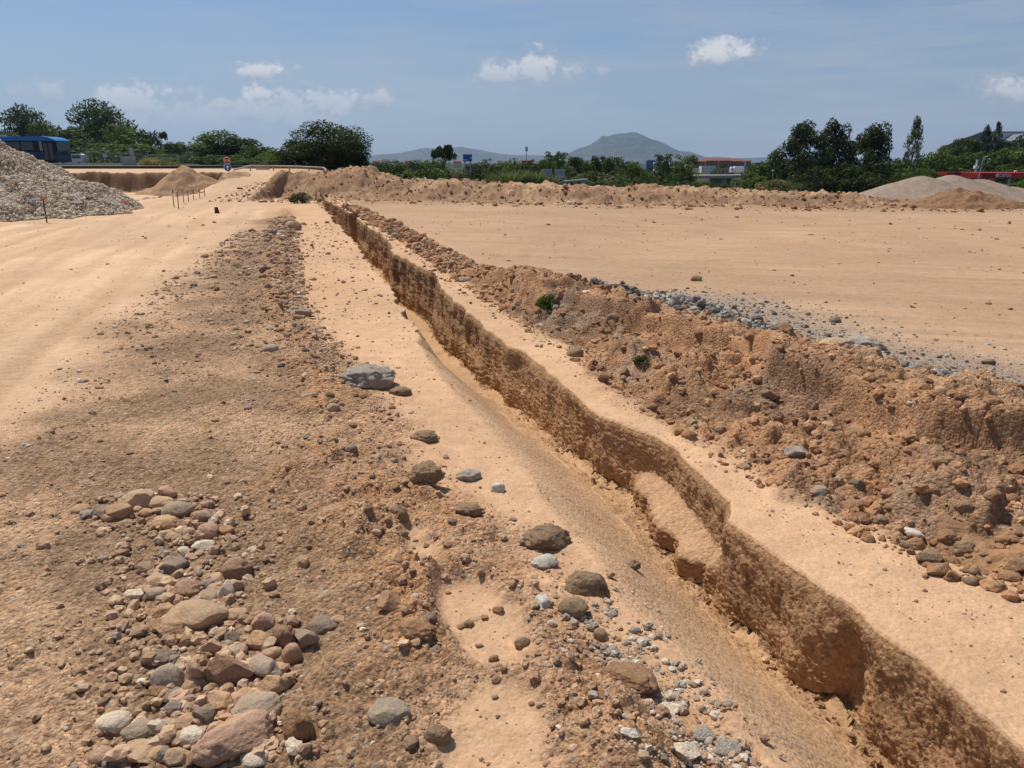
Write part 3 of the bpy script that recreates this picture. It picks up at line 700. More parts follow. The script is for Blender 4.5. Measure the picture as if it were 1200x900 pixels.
# unlabelled-apart fill: nothing in the photo tells these apart
fill = []
frng = random.Random(5)
def fill_rocks(n, fx, wlo, whi, shapes, mats, label, name, group):
    for _ in range(n):
        px, py = fx(); w = wlo+(whi-wlo)*frng.random()**2.2
        sc_ = .25+.75*max(0, (py-200)/700.)
        rk(px, py, w*sc_, w*sc_*frng.uniform(.65, .95), frng.choice(shapes), frng.choice(mats), label, name, group=group)
def tri(a, b, m): return frng.triangular(a, b, m)
def heap_pt():
    k = frng.random(); y = 580+k*310; cx = 200+60*k; return cx+frng.gauss(0, 38+20*k), y
fill_rocks(110, heap_pt, 9, 24, ['round', 'angular', 'angular'], ['tan', 'orange', 'pink', 'orange', 'tan', 'orange', 'red'], 'small tan or reddish stone filling gaps in the stone heap', 'stone', 'small stones of the heap')
def deb_pt():
    k = frng.random()**.8; y = 280+k*560; cx = np.interp(y, [280, 370, 450, 560, 640, 780, 840], [325, 335, 400, 440, 500, 560, 640]); return cx+frng.gauss(0, 16+40*k), y
fill_rocks(70, deb_pt, 10, 26, ['clod', 'angular', 'clod'], ['clod', 'red', 'greybrown', 'red'], 'small brown clod lying along the debris line left of the bench', 'earth_clod', 'small clods of the debris line')
def rub_pt():
    k = frng.random(); y = 720+k*170; return 715+110*k+frng.gauss(0, 36), y
fill_rocks(34, rub_pt, 6, 20, ['angular'], ['pale', 'concrete', 'grey', 'greybrown', 'concrete'], 'small grey-white fragment in the rubble spill beside the trench', 'concrete_chunk', 'rubble fragments')
def rid_pt():
    y = frng.uniform(330, 690); lo = np.interp(y, [330, 400, 490, 580, 690], [545, 650, 770, 910, 1130]); hi = np.interp(y, [330, 350, 400, 460, 690], [690, 810, 950, 1200, 1200]); return frng.uniform(lo+8, hi), y
fill_rocks(135, rid_pt, 14, 46, ['clod', 'clod', 'angular'], ['red', 'clod', 'red', 'red', 'clod'], 'reddish brown clod of dug earth lying on the spoil ridge', 'earth_clod', 'clods on the spoil ridge')
def grv_pt():
    y = frng.uniform(352, 462); cx = np.interp(y, [352, 372, 400, 425, 462], [825, 890, 1000, 1090, 1190]); return cx+frng.gauss(0, 14), y+frng.gauss(0, 5)
fill_rocks(44, grv_pt, 10, 22, ['angular'], ['slate', 'concrete', 'grey'], 'grey crushed stone in the gravel row on the pad edge', 'stone', 'stones of the gravel row')

rx, ry, rz_ = pix_ground([r[0] for r in ROCKS], [r[1]+r[3]*.36 for r in ROCKS])
for i, (px, py, w, h, shape, mat, label, name, cat, group, sink, rzz) in enumerate(ROCKS):
    dep = math.cos(PITCH)*ry[i]+math.sin(PITCH)*(EYE-rz_[i]); W = w/F*dep*(1.1 if py > 560 and px < 420 else 1.0)
    e = math.atan2(EYE-rz_[i], math.hypot(rx[i], ry[i]))
    Dp = W*(.8 if shape != 'round' else .85)
    Ht = np.clip((h/F*dep-Dp*math.sin(e)*.75)/math.cos(e), .42*W, 1.3*W)
    sub = 5 if w > 45 else 4 if w > 22 else 3 if w > 8 else 2
    v, f = rock_verts(shape, 1000+i*7, sub)
    a = rzz if rzz is not None else random.uniform(-.5, .5)
    v = v*np.array((W/2, Dp/2, Ht/2*1.15))
    c, s_ = math.cos(a), math.sin(a)
    v = np.stack([v[:, 0]*c-v[:, 1]*s_, v[:, 0]*s_+v[:, 1]*c, v[:, 2]], 1)
    ux, uy = rx[i]/math.hypot(rx[i], ry[i]), ry[i]/math.hypot(rx[i], ry[i])
    k = (.5 if shape == 'clod' else .42) if sink is None else sink
    loc = (rx[i]+ux*Dp*.45, ry[i]+uy*Dp*.45, rz_[i]+Ht*(.5-k*.75))
    tag(link(name, np_mesh(name, v, f, RM[mat]), loc=loc), label, cat, group)

def scatter(name, label, x, y, z, r, tints, mat, big=None, flatten=(.5, .9), smooth=False):
    """many little stones as one object of kind stuff"""
    n = len(x); vs, fs, ts = [], [], []; base = 0
    lv = np.where(r > np.hypot(x, y)*.0032, 2, 1)
    for L in (1, 2):
        idx = np.where(lv == L)[0]
        if not len(idx): continue
        v0, f0 = ICO[L]; m = len(idx)
        V = np.repeat(v0[None], m, 0)*rng.uniform(.72, 1.28, (m, len(v0), 1)) if L == 1 else np.repeat(v0[None], m, 0)*rng.uniform(.76, 1.22, (m, len(v0), 1))
        V = V*(r[idx][:, None, None]*np.stack([rng.uniform(.7, 1.3, m), rng.uniform(.7, 1.3, m), rng.uniform(*flatten, m)], 1)[:, None, :])
        a = rng.uniform(0, 6.28, m); b = rng.normal(0, .35, m); ca, sa, cb, sb = np.cos(a)[:, None], np.sin(a)[:, None], np.cos(b)[:, None], np.sin(b)[:, None]
        X, Y, Z = V[..., 0], V[..., 1], V[..., 2]
        X, Z = X*cb-Z*sb, X*sb+Z*cb; X, Y = X*ca-Y*sa, X*sa+Y*ca
        V = np.stack([X+x[idx][:, None], Y+y[idx][:, None], Z+z[idx][:, None]], 2)
        Fi = f0[None]+(np.arange(m)*len(v0))[:, None, None]+base
        vs.append(V.reshape(-1, 3)); fs.append(Fi.reshape(-1, 3)); ts.append(np.repeat(tints[idx], len(v0), 0)); base += m*len(v0)
    me = np_mesh(name, np.vstack(vs), np.vstack(fs), mat, smooth, np.vstack(ts))
    return tag(link(name, me), label, kind='stuff')
PAL = np.array([(.46, .30, .175), (.38, .235, .135), (.33, .205, .12), (.31, .24, .175), (.58, .46, .32), (.43, .27, .17), (.23, .17, .125), (.50, .35, .22)])
def pal(n, p): return PAL[rng.choice(len(PAL), n, p=np.array(p)/sum(p))]*rng.uniform(.8, 1.2, (n, 1))
def off_slab(x, y, keep=.06):
    s = x*UX+y*UY; t = x*VX+y*VY
    return (slab_mask(s, t, N(x/.4, y/.4, 4), N(x/.15, y/.15, 5)) < .5) | (rng.random(len(x)) < keep)
def st_xy(s, t): return s*UX+t*VX, s*UY+t*VY
def pareto(n, a, cap): return np.minimum((1-rng.random(n))**(-1/a), cap)
# brown strip
n = 19000
s = np.exp(rng.uniform(math.log(1.25), math.log(20), n)); sl = I(s, STRIP_L)-.2; dl = I(s, DEBRIS)+.1
t = sl+(dl-sl)*rng.random(n)**.75; x, y = st_xy(s, t); d = np.hypot(x, y)
keep = N(x/.5, y/.5, 71)+.5*N(x/.17, y/.17, 72)+rng.uniform(-.5, .5, n) > -.1
keep &= off_slab(x, y)
x, y, d = x[keep], y[keep], d[keep]
r = np.maximum(.003, .0007*d)*pareto(len(x), 2.3, 6)
scatter('pebbles', 'tan and grey pebbles strewn over the brown strip left of the trench', x, y, gz(x, y)+r*.15, r, pal(len(x), (4, 5, 5, 1.5, 1.6, 3, .8, 3)), PEBBLE)
# heap and debris line grit
n = 5500
s = np.exp(rng.uniform(math.log(1.3), math.log(24), n)); dl = I(s, DEBRIS); wd = I(s, [(0, .45), (3.5, .38), (6, .26), (25, .25)])
t = dl-.7*wd+rng.normal(0, .65, n)*wd; x, y = st_xy(s, t); k = off_slab(x, y)&((N(x/.45, y/.45, 74)+rng.uniform(-.6, .6, n) > -.1)|(np.hypot(x, y) > 6)); x, y = x[k], y[k]; n = len(x); d = np.hypot(x, y)
r = np.maximum(.004, .0009*d)*pareto(n, 2.1, 5)
scatter('crumbs', 'brown crumbs of earth and bits of stone along the debris line', x, y, gz(x, y)+r*.15, r, pal(n, (4, 6, 5, .8, .5, 3, .8, 2)), CLOD, flatten=(.5, .9))
# spoil ridge clods
n = 17000
s = np.exp(rng.uniform(math.log(1.3), math.log(30), n)); rl = I(s, RIDGE_L); rr = I(s, RIDGE_R)
t = rl-.05+(rr-rl)*rng.random(n)**1.15; x, y = st_xy(s, t); d = np.hypot(x, y)
keep = N(x/.6, y/.6, 73)+rng.uniform(-.7, .7, n) > -.15
x, y, d = x[keep], y[keep], d[keep]; n = len(x)
r = np.maximum(.006, .0009*d)*pareto(n, 1.9, 6)
cc = np.array([(.37, .195, .098), (.30, .16, .085), (.42, .24, .125), (.25, .135, .07), (.33, .25, .17), (.48, .30, .165)])[rng.choice(6, n, p=(.3, .25, .2, .1, .07, .08))]*rng.uniform(.8, 1.2, (n, 1))
scatter('loose_earth', 'crumbled reddish earth covering the spoil ridge', x, y, gz(x, y)+r*.1, r, cc, CLOD, flatten=(.6, 1.))
# grey gravel row and its thin spread on the pad
n = 8500
s = np.exp(rng.uniform(math.log(3.), math.log(9.2), n)); rr = I(s, RIDGE_R)
t = rr-.14+np.where(rng.random(n) < .68, rng.normal(0, .2, n), np.abs(rng.normal(0, .75, n))); x, y = st_xy(s, t); d = np.hypot(x, y)
r = np.maximum(.008, .0012*d)*pareto(n, 2.2, 4)*np.where(np.abs(t-rr+.14) < .35, 1.5, .6)
cc = np.array([(.29, .25, .20), (.22, .19, .155), (.38, .335, .27), (.16, .135, .11)])[rng.choice(4, n)]*rng.uniform(.8, 1.2, (n, 1))
scatter('gravel', 'grey crushed gravel along the edge of the pad', x, y, gz(x, y)+r*.2, r, cc, PEBBLE, flatten=(.55, 1.))
# crumbs on the benches, in the trench foot and rubble by the edge
n = 1500
s = np.exp(rng.uniform(math.log(1.3), math.log(22), n))
t = np.where(rng.random(n) < .5, rng.uniform(.2, 1.15, n), rng.uniform(2.03, 2.4, n)); x, y = st_xy(s, t); d = np.hypot(x, y)
r = np.maximum(.003, .0008*d)*pareto(n, 2.6, 4)
scatter('bench_crumbs', 'small dark crumbs dropped on the pale benches along the trench', x, y, gz(x, y)+r*.3, r, pal(n, (2, 5, 5, .3, .2, 2, 1, 1)), CLOD, flatten=(.4, .8))
n = 2400
k = rng.random(n); px = 680+160*k+rng.normal(0, 34, n); py = 690+205*k+rng.normal(0, 10, n)
x, y, z = pix_ground(px, py); kk = N(x/.16, y/.16, 76)+.6*N(x/.07, y/.07, 77)+rng.uniform(-.3, .3, n) > .08; x, y, z = x[kk], y[kk], z[kk]; n = len(x); r = .0028*pareto(n, 1.75, 5)
cc = np.array([(.47, .39, .29), (.36, .295, .22), (.55, .46, .35), (.30, .23, .165), (.42, .285, .175)])[rng.choice(5, n)]*rng.uniform(.85, 1.15, (n, 1))
scatter('rubble_grit', 'grey-white cement grit spilled beside the trench', x, y, z+r*.3, r, cc, PEBBLE, flatten=(.5, .9))
n = 1000
k = rng.random(n); px = 200+60*k+rng.normal(0, 60, n); py = 580+k*310
x, y, z = pix_ground(px, py); r = .008*pareto(n, 1.9, 3.5)
scatter('heap_gravel', 'small reddish gravel between the stones of the heap', x, y, z+r*.3, r, pal(n, (4, 4, 2, 1, 1, 4, .5, 4)), PEBBLE, flatten=(.55, .9))
# loose stones lying on the pad and the road, soil fallen into the trench
n = 1800
s = np.exp(rng.uniform(math.log(4.5), math.log(26), n)); t = I(s, RIDGE_R)+.3+rng.random(n)**1.3*1.25*s; x, y = st_xy(s, t); k = N(x/2.4, y/1.3, 78)+.6*N(x/.8, y/.5, 79)+rng.uniform(-.35, .35, n) > .12; x, y = x[k], y[k]; n = len(x); d = np.hypot(x, y)
r = np.maximum(.006, .0007*d)*pareto(n, 2.6, 4)
scatter('pad_crumbs', 'scattered crumbs and small stones on the flat pad', x, y, gz(x, y)+r*.2, r, pal(n, (2, 4, 4, 1, .3, 3, .6, 2)), CLOD, flatten=(.4, .8))
n = 1300
s = np.exp(rng.uniform(math.log(4), math.log(28), n)); t = I(s, STRIP_L)-rng.random(n)**1.5*.55*s; x, y = st_xy(s, t); k = N(x/1.6, y/2.0, 78)+.6*N(x/.5, y/.7, 79)+rng.uniform(-.35, .35, n) > .1; x, y = x[k], y[k]; n = len(x); d = np.hypot(x, y)
r = np.maximum(.005, .0006*d)*pareto(n, 2.7, 4)
scatter('road_crumbs', 'scattered crumbs and small stones on the dusty track', x, y, gz(x, y)+r*.2, r, pal(n, (3, 4, 3, 1, .6, 3, .5, 2)), CLOD, flatten=(.4, .8))
n = 520
s = np.exp(rng.uniform(math.log(1.2), math.log(6.5), n)); t = I(s, RIM_R)-.06-np.abs(rng.normal(0, .10, n)); x, y = st_xy(s, t); xr, yr = st_xy(s, I(s, RIM_R)+.05)
r = .0035*pareto(n, 2.0, 5); z = gz(xr, yr)-I(s, DEPTH)+.035+r*.2-.05*N(s/1.5, s*0+.2, 105)
cc = np.array([(.42, .25, .125), (.34, .20, .10), (.48, .30, .16), (.27, .155, .08)])[rng.choice(4, n)]*rng.uniform(.85, 1.15, (n, 1))
scatter('fallen_soil', 'crumbs of soil fallen from the wall onto the trench floor', x, y, z, r, cc, CLOD, flatten=(.5, .9))
# crumbs on the far bank
n = 2600
x = rng.uniform(-13, 20, n); yb = I(x, [(-11, 36.3), (-5, 34), (1.7, 31.6), (13, 28.6), (22, 27.6)]); y = yb+rng.uniform(-3, 3.4, n)
r = .024*pareto(n, 2.2, 4)
cc = np.array([(.40, .23, .12), (.30, .17, .09), (.48, .30, .16), (.26, .15, .08)])[rng.choice(4, n)]*rng.uniform(.8, 1.2, (n, 1))
scatter('bank_crumbs', 'clods of earth on the far bank', x, y, gz(x, y)+r*.2, r, cc, CLOD, flatten=(.6, 1.))
HAZE = 9.5e-5; EXPO = 0.14

# ------------------------------------------------------------------ heaps
def cone_pile(cx, cy, parts, R0, n=90, rings=46, rough=.06, seed=0, elong=(1, 1), rot=0):
    """heap mesh from several cones (dx, dy, radius, height); local coordinates about cx,cy on the ground"""
    a = np.linspace(0, 2*math.pi, n, endpoint=False); r = np.linspace(0, 1, rings)
    X = (r[:, None]*np.cos(a)[None]*R0*elong[0]).ravel(); Y = (r[:, None]*np.sin(a)[None]*R0*elong[1]).ravel()
    c, s_ = math.cos(rot), math.sin(rot); X, Y = X*c-Y*s_, X*s_+Y*c
    Z = np.full_like(X, -1.)
    kw = .35 if seed == 300 else 1.; wob = kw*(.10*N(X/1.3, Y/1.3, 200+seed)+.05*N(X/.5, Y/.5, 201+seed))
    for dx, dy, rr, h in parts:
        d = np.hypot(X-dx, Y-dy)/rr+wob
        z = h*(1-np.sqrt(d*d+.012)+.04)
        Z = np.maximum(Z, z)
    Z = Z+rough*(N(X/.45, Y/.45, 202+seed)+.5*N(X/.18, Y/.18, 203+seed))*(Z > -.3)
    g = gz(X+cx, Y+cy)*(0 if seed in (300, 320) else 1)+(.04 if seed in (300, 320) else 0); Zw = np.maximum(Z, -.25)+g
    V = np.stack([X, Y, Zw-gz(cx, cy)[0]], 1)
    i = np.arange(rings*n).reshape(rings, n); j = np.roll(i, -1, 1)
    Fq = np.stack([i[:-1].ravel(), i[1:].ravel(), j[1:].ravel(), j[:-1].ravel()], 1)
    return V, Fq, Z, g
# big pile of crushed stone at the left
cx, cy = -18.7, 26.0
V, Fq, Zr, g = cone_pile(cx, cy, [(0, 0, 5.7, 2.95), (-2.5, 1.0, 5.9, 2.9)], 9.5, rough=.05, n=160, rings=80)
z0 = gz(cx, cy)[0]
pile = empty('gravel_pile', (cx, cy, z0), 'large heap of pale crushed stone at the left edge of the site', 'gravel pile')
link('pile_core', np_mesh('pile_core', V, Fq, CLOD, True, np.repeat([(.30, .24, .17)], len(V), 0)), pile)
n = 72000
a = rng.uniform(-2.6, .9, n); r_ = 7.2*np.sqrt(rng.random(n)); x = r_*np.cos(a); y = r_*np.sin(a)
wob = .10*N(x/1.3, y/1.3, 200)+.05*N(x/.5, y/.5, 201); zz = np.full(n, -1.)
for dx, dy, rr, h in [(0, 0, 5.7, 2.95), (-2.5, 1.0, 5.9, 2.9)]:
    dd = np.hypot(x-dx, y-dy)/rr+wob; zz = np.maximum(zz, h*(1-np.sqrt(dd*dd+.012)+.04))
k = zz > -.02; x, y, zz = x[k], y[k], zz[k]; n = len(x)
zz = np.maximum(zz, 0)
r = .018*(1-rng.random(n))**(-1/3.0); r = np.clip(r, .018, .06)
cc = np.array([(.62, .50, .36), (.50, .395, .28), (.72, .61, .46), (.37, .285, .20), (.46, .385, .30), (.24, .185, .135)])[rng.choice(6, n, p=(.32, .26, .18, .12, .09, .03))]*rng.uniform(.85, 1.15, (n, 1))
st = scatter('pile_stones', 'pale angular stones covering the heap', x, y, zz+gz(x+cx, y+cy)-z0+.02, r, cc, PEBBLE, flatten=(.75, 1.05))
st.parent = pile
# pale gravel heap and dark earth heap at the right
def heap_thing(name, cx, cy, parts, R0, tint, label, cat, mat, seed, **k):
    V, Fq, Zr, g = cone_pile(cx, cy, parts, R0, seed=seed, n=200, rings=90, **k)
    t = np.array(tint)[None]*(1+.10*N(V[:, 0]/1.5, V[:, 1]/1.5, seed+7)+.14*N(V[:, 0]/.3, V[:, 1]/.3, seed+8)+.10*N(V[:, 0]/.1, V[:, 1]/.1, seed+9))[:, None]
    return tag(link(name, np_mesh(name, V, Fq, mat, True, np.hstack([np.clip(t, .02, .9), np.full((len(t), 1), .8)])), loc=(cx, cy, gz(cx, cy)[0])), label, cat)
heap_thing('gravel_heap', 18.6, 33.0, [(-1.6, 0, 3.0, 1.10), (-.2, .3, 3.0, 1.12), (1.1, .4, 2.7, .95), (3.9, .2, 2.5, .72), (2.6, .6, 2.0, .62)], 8.5, (.31, .235, .175), 'long pale grey gravel heap with a second crest, at the right edge of the pad', 'gravel pile', EARTH, 300, rough=.015)
heap_thing('earth_heap', 16.9, 29.6, [(0, 0, 1.7, .64), (.7, .1, 1.7, .45), (-.9, 0, 1.5, .3)], 3.0, (.29, .155, .08), 'low brown heap of damp earth in front of the pale gravel heap', 'earth pile', EARTH, 320, rough=.10)
heap_thing('earth_heap', -16.9, 41.4, [(0, 0, 2.1, 1.5), (.9, .2, 1.5, .95), (1.9, .3, 1.2, .35), (-.7, .2, 1.9, .9)], 4.0, (.42, .26, .14), 'tall tan earth heap beside the dark cut bank at the left', 'earth pile', EARTH, 340, rough=.06)

# ------------------------------------------------------------------ road, bus, van, fence
ASPH = flat('asphalt', (.07, .068, .065), .9); CURB = flat('pinkish_subbase', (.46, .30, .20), .95)
def ground_slab(name, pts, z, th, mat, label):
    b = MB(); b.poly([(x, y, z) for x, y in pts], -th, (0, 0, 1)); return tag(b.build(name, mat), label, kind='structure')
ground_slab('road', [(-100, 60), (-25.5, 60.6), (-20, 66), (-24, 150), (-140, 150)], 1.34, .30, ASPH, 'grey asphalt road on the embankment behind the site')
ground_slab('road_base', [(-90, 58.6), (-29, 58.9), (-25.0, 60.3), (-26.0, 62), (-90, 62)], 1.30, .34, flat('dark_road_edge', (.075, .06, .05), .95), 'dark broken edge of the road base above the terrace')
ground_slab('road_shoulder', [(-90, 59.0), (-27, 59.3), (-24.6, 60.45), (-26, 60.9), (-90, 60.9)], 1.365, .06, CURB, 'pinkish road shoulder')
BLUE = flat('bus_blue', (.012, .17, .46), .35, spec=.5, var=.06); BLUE2 = flat('bus_dark_blue', (.010, .032, .10), .4, spec=.5, var=.06)
BLACK = flat('black_plastic', (.012, .012, .014), .4, var=.1); GLASS = flat('dark_glass', (.012, .015, .018), .08, var=.2, spec=.8)
WHITE = flat('white_paint', (.75, .75, .74), .4, var=.03); STEEL = flat('galvanised_steel', (.36, .37, .37), .5, .4); GREYP = flat('grey_board', (.40, .37, .34), .8)
RUBBER = flat('tyre_rubber', (.02, .02, .02), .8); RED = flat('red_paint', (.50, .025, .02), .45, var=.06); SIGNRED = flat('sign_red', (.36, .025, .03), .5); SIGNBLUE = flat('sign_blue', (.02, .09, .42), .5)
# bus: local x = forward (to the right in the photo)
p = at(79, 192, 88); zr = 1.345
bus = empty('bus', (p.x-.2, p.y, zr), 'blue roofed city bus with dark windows on the road behind the stone heap', 'bus', rz=R(-4))
L, Wd, Hh = 12.0, 2.5, 2.95
b = MB(); b.box((-L/2, 0, .82), (L, Wd, 1.1), bevel=.08); b.build('body', BLUE2, bus)
b = MB(); b.box((-L/2, 0, 1.93), (L-.06, Wd-.08, 1.16), bevel=.05); b.build('upper_body', BLACK, bus)
b = MB(); pts = [(-L, 2.5), (-L, 2.95), (-L+.3, 3.06), (-L*.55, 3.05), (-L*.5, 2.97), (-1.6, 2.95), (-.7, 2.86), (-.15, 2.66), (.06, 2.5)]
b.poly([(x, -Wd/2-.02, z) for x, z in pts], Wd+.04, (0, 1, 0)); b.build('roof', BLUE, bus)
for i in range(6):
    b = MB(); b.box((-L+.9+i*1.58, -Wd/2-.005, 1.95), (1.42, .05, .85), bevel=.02); b.build('window', GLASS, bus)
b = MB(); b.box((-L+10.33, -Wd/2-.01, 1.95), (.28, .05, 1.0)); b.build('pillar', GREYP, bus)
d_ = MB().box((-.85, -Wd/2-.01, 1.32), (1.15, .06, 2.0), bevel=.02).build('door', BLACK, bus)
for dx in (-1.14, -.56): MB().box((dx, -Wd/2-.045, 1.38), (.44, .02, 1.7), bevel=.01).build('door_glass', GLASS, d_)
MB().box((.005, 0, 1.75), (.06, Wd-.3, 1.35), bevel=.02).build('windscreen', GLASS, bus)
for x in (-2.6, -9.0):
    wh = MB().tube((x, -Wd/2-.02, .48), (x, -Wd/2+.26, .48), .48, n=20).build('wheel', RUBBER, bus)
    MB().tube((x, -Wd/2-.04, .48), (x, -Wd/2+.1, .48), .27, n=16).build('rim', STEEL, wh)
# van, seen from the side, its rear to the right
p = at(88.5, 190, 118); zv = p.z-.12
van = empty('van', (p.x, p.y, max(1.0, zv-.55)), 'white van with dark side windows parked beyond the blue bus', 'van')
pts = [(-2.1, .35), (-2.1, .95), (-1.55, 1.1), (-.85, 1.68), (-.5, 1.8), (1.25, 1.8), (1.5, 1.66), (1.62, 1.1), (1.62, .35)]
MB().poly([(x, -.88, z) for x, z in pts], 1.76).build('body', WHITE, van)
for pp in ([(-.7, 1.15), (-.55, 1.5), (-.4, 1.6), (-.12, 1.6), (-.12, 1.15)], [(.05, 1.15), (.05, 1.6), (1.1, 1.6), (1.28, 1.5), (1.34, 1.15)]):
    MB().poly([(x, -.90, z) for x, z in pp], .03).build('window', GLASS, van)
for x in (-1.3, 1.0): MB().tube((x, -.9, .33), (x, -.66, .33), .33, n=16).build('wheel', RUBBER, van)
# chain link fence along the road
fb = at(109, 192, 96)
fence = empty('chain_link_fence', (fb.x, fb.y, 1.3), 'chain link fence on grey posts along the far side of the road', 'fence')
xs = [0, 3.3, 6.5, 10.6, 13.2, 16.4]
for i, xx in enumerate(xs):
    MB().tube((xx, i*.25, 0), (xx, i*.25, 1.55), .08 if i < 2 else .05).build('post', STEEL, fence)
b = MB()
for k in range(len(xs)-1):
    for j in range(int((xs[k+1]-xs[k])/.3)):
        x0 = xs[k]+j*.3; y0 = k*.25
        b.tube((x0, y0, .08), (min(x0+1.35, xs[k+1]), y0, .08+min(1.35, xs[k+1]-x0)), .009, n=3); b.tube((x0, y0, 1.43), (min(x0+1.35, xs[k+1]), y0, 1.43-min(1.35, xs[k+1]-x0)), .009, n=3)
b.build('wire_mesh', STEEL, fence)
pn = at(123, 182.5, 95.5); tag(MB().box((0, 0, 0), (.55, .03, .38), bevel=.01).build('notice_plate', WHITE, loc=pn), 'small white plate hung on the chain link fence', 'plate')
p = at(152, 196, 63)
nb = empty('notice_board', (p.x, p.y, p.z-.05), 'weathered grey-brown board standing at the road edge', 'board')
bd = MB()
for k in range(5): bd.box((0, 0, .13+k*.165), (1.15, .04, .155), bevel=.008)
bd.build('panel', GREYP, nb)
for x in (-.45, .45): MB().box((x, .05, .25), (.07, .06, .6)).build('leg', STEEL, nb)
p = at(158, 196, 66)
sp = empty('sign_post', (p.x, p.y, 1.33), 'grey back of a small road sign on a post behind the weathered board', 'sign')
MB().tube((0, 0, 0), (0, 0, 1.4), .03).build('post', STEEL, sp); MB().box((-.1, -.03, 1.1), (.38, .02, .6), bevel=.01).build('plate', STEEL, sp)

# stop sign and blue arrow sign on one post
p = at(267.5, 200, 47.5)
ss = empty('road_sign', (p.x, p.y, gz(p.x, p.y)[0]-.05), 'red STOP sign above a round blue arrow sign on one post', 'road sign')
zt = at(267.5, 188.2, 47.5).z-ss.location.z; zb = at(267.5, 196.2, 47.5).z-ss.location.z
MB().tube((0, 0, 0), (0, 0, zt+.2), .03).build('post', STEEL, ss)
def disc(r, z, n, th, y, rot=0): 
    return MB().poly([(r*math.cos(rot+2*math.pi*k/n), y, z+r*math.sin(rot+2*math.pi*k/n)) for k in range(n)], th)
oc = disc(.215, zt, 8, .02, -.06, math.pi/8).build('stop_plate', SIGNRED, ss)
def text(body, size, mat, name, parent, loc, rot=(math.pi/2, 0, 0), ext=.004):
    c = bpy.data.curves.new(name, 'FONT'); c.body = body; c.size = size; c.align_x = 'CENTER'; c.align_y = 'CENTER'; c.extrude = ext
    o = bpy.data.objects.new(name, c); COL.objects.link(o); dg = bpy.context.evaluated_depsgraph_get()
    me = bpy.data.meshes.new_from_object(o.evaluated_get(dg)); bpy.data.objects.remove(o); bpy.data.curves.remove(c)
    me.materials.clear(); me.materials.append(mat)
    t = link(name, me, parent, loc); t.rotation_euler = rot; return t
text('STOP', .145, WHITE, 'lettering', oc, (0, -.068, zt))
rn = MB()
for k in range(8):
    a0, a1 = math.pi/8+k*math.pi/4, math.pi/8+(k+1)*math.pi/4
    rn.tube((.20*math.cos(a0), -.063, zt+.20*math.sin(a0)), (.20*math.cos(a1), -.063, zt+.20*math.sin(a1)), .009, n=4)
rn.build('border', WHITE, oc)
bl = disc(.222, zb, 28, .02, -.06).build('arrow_plate', SIGNBLUE, ss)
MB().poly([(x*.67, -.068, zb+z*.67) for x, z in [(-.05, -.2), (.05, -.2), (.05, .02), (.14, .02), (0, .2), (-.14, .02), (-.05, .02)]], .012).build('arrow', WHITE, bl)
rg = MB()
for k in range(28):
    a0, a1 = k*2*math.pi/28, (k+1)*2*math.pi/28
    rg.tube((.216*math.cos(a0), -.063, zb+.216*math.sin(a0)), (.216*math.cos(a1), -.063, zb+.216*math.sin(a1)), .010, n=4)
rg.build('border', WHITE, bl)
# guard rail at the top of the ramp
gp = [at(274, 199, 50), at(293, 194.3, 51), at(320, 194.5, 52), at(350, 195.2, 52), at(379, 196.6, 52), at(383, 199.5, 51.5)]
gr = empty('guard_rail', (gp[2].x, gp[2].y, 1.0), 'long low guard rail across the top of the ramp under the round tree', 'guard rail')
o = Vector(gr.location); b = MB()
WOODR = flat('pale_rail', (.42, .33, .26), .7)
for a0, a1 in zip(gp, gp[1:]):
    dv = (a1-a0); c = (a0+a1)/2-o; b.tube(a0-o, a1-o, .055, n=6)
b.build('rail', WOODR, gr)
for q in (gp[1], gp[2], at(339, 195, 52), at(362, 196, 52), gp[4]):
    MB().tube(q-o, (q.x-o.x, q.y-o.y, -.3), .045).build('post', STEEL, gr)
MB().box(at(308, 197.5, 51.8)-o, (.9, .04, .16)).build('board', GREYP, gr)

# thin iron stakes and the red and white tape
IRON = flat('rusty_iron', (.10, .055, .04), .8)
tops = []
st0 = None
for i, (px, yt, ybm) in enumerate([(204, 222.5, 243), (209.5, 225, 245), (215.5, 223, 238), (221, 223, 236.5), (227, 222, 234), (234, 221, 231.5), (240, 220.5, 230)]):
    x, y, z = pix_ground([px], [ybm]); top = at(px, yt, y[0])
    o_ = MB().tube((0, 0, -.15), (.01, 0, top.z-z[0]), .016, n=6).build('iron_stake', IRON, loc=(x[0], y[0], z[0]))
    tag(o_, ['nearest left thin iron stake, carrying the end of the tape', 'second thin iron stake, standing nearest to the camera', 'third thin iron stake from the left in the row', 'middle thin iron stake of the row', 'fifth thin iron stake from the left in the row', 'sixth thin iron stake, next to the last', 'last thin iron stake at the foot of the ramp'][i], 'stake', 'iron stakes at the foot of the ramp'); tops.append(Vector((x[0], y[0], top.z)))
x, y, z = pix_ground([255], [250]); tp = at(254, 244.5, y[0])
tag(MB().tube((0, 0, -.1), (-.03, 0, tp.z-z[0]+.05), .10, .05, n=9).build('wooden_stub', flat('dark_wood', (.06, .04, .03), .9), loc=(x[0], y[0], z[0])), 'short dark wooden stub at the left end of the debris line', 'stub')
x, y, z = pix_ground([55], [261]); s1 = at(55, 230, y[0])
tag(MB().tube((0, 0, -.15), (0, 0, s1.z-z[0]), .018, n=6).build('iron_stake', IRON, loc=(x[0], y[0], z[0])), 'lone thin stake in front of the stone heap holding the tape', 'stake')
m, ntt, bb = new_mat('striped_tape'); tcx = nd(ntt, 'ShaderNodeTexCoord'); sxx = nd(ntt, 'ShaderNodeSeparateXYZ'); ntt.links.new(tcx.outputs['Object'], sxx.inputs[0])
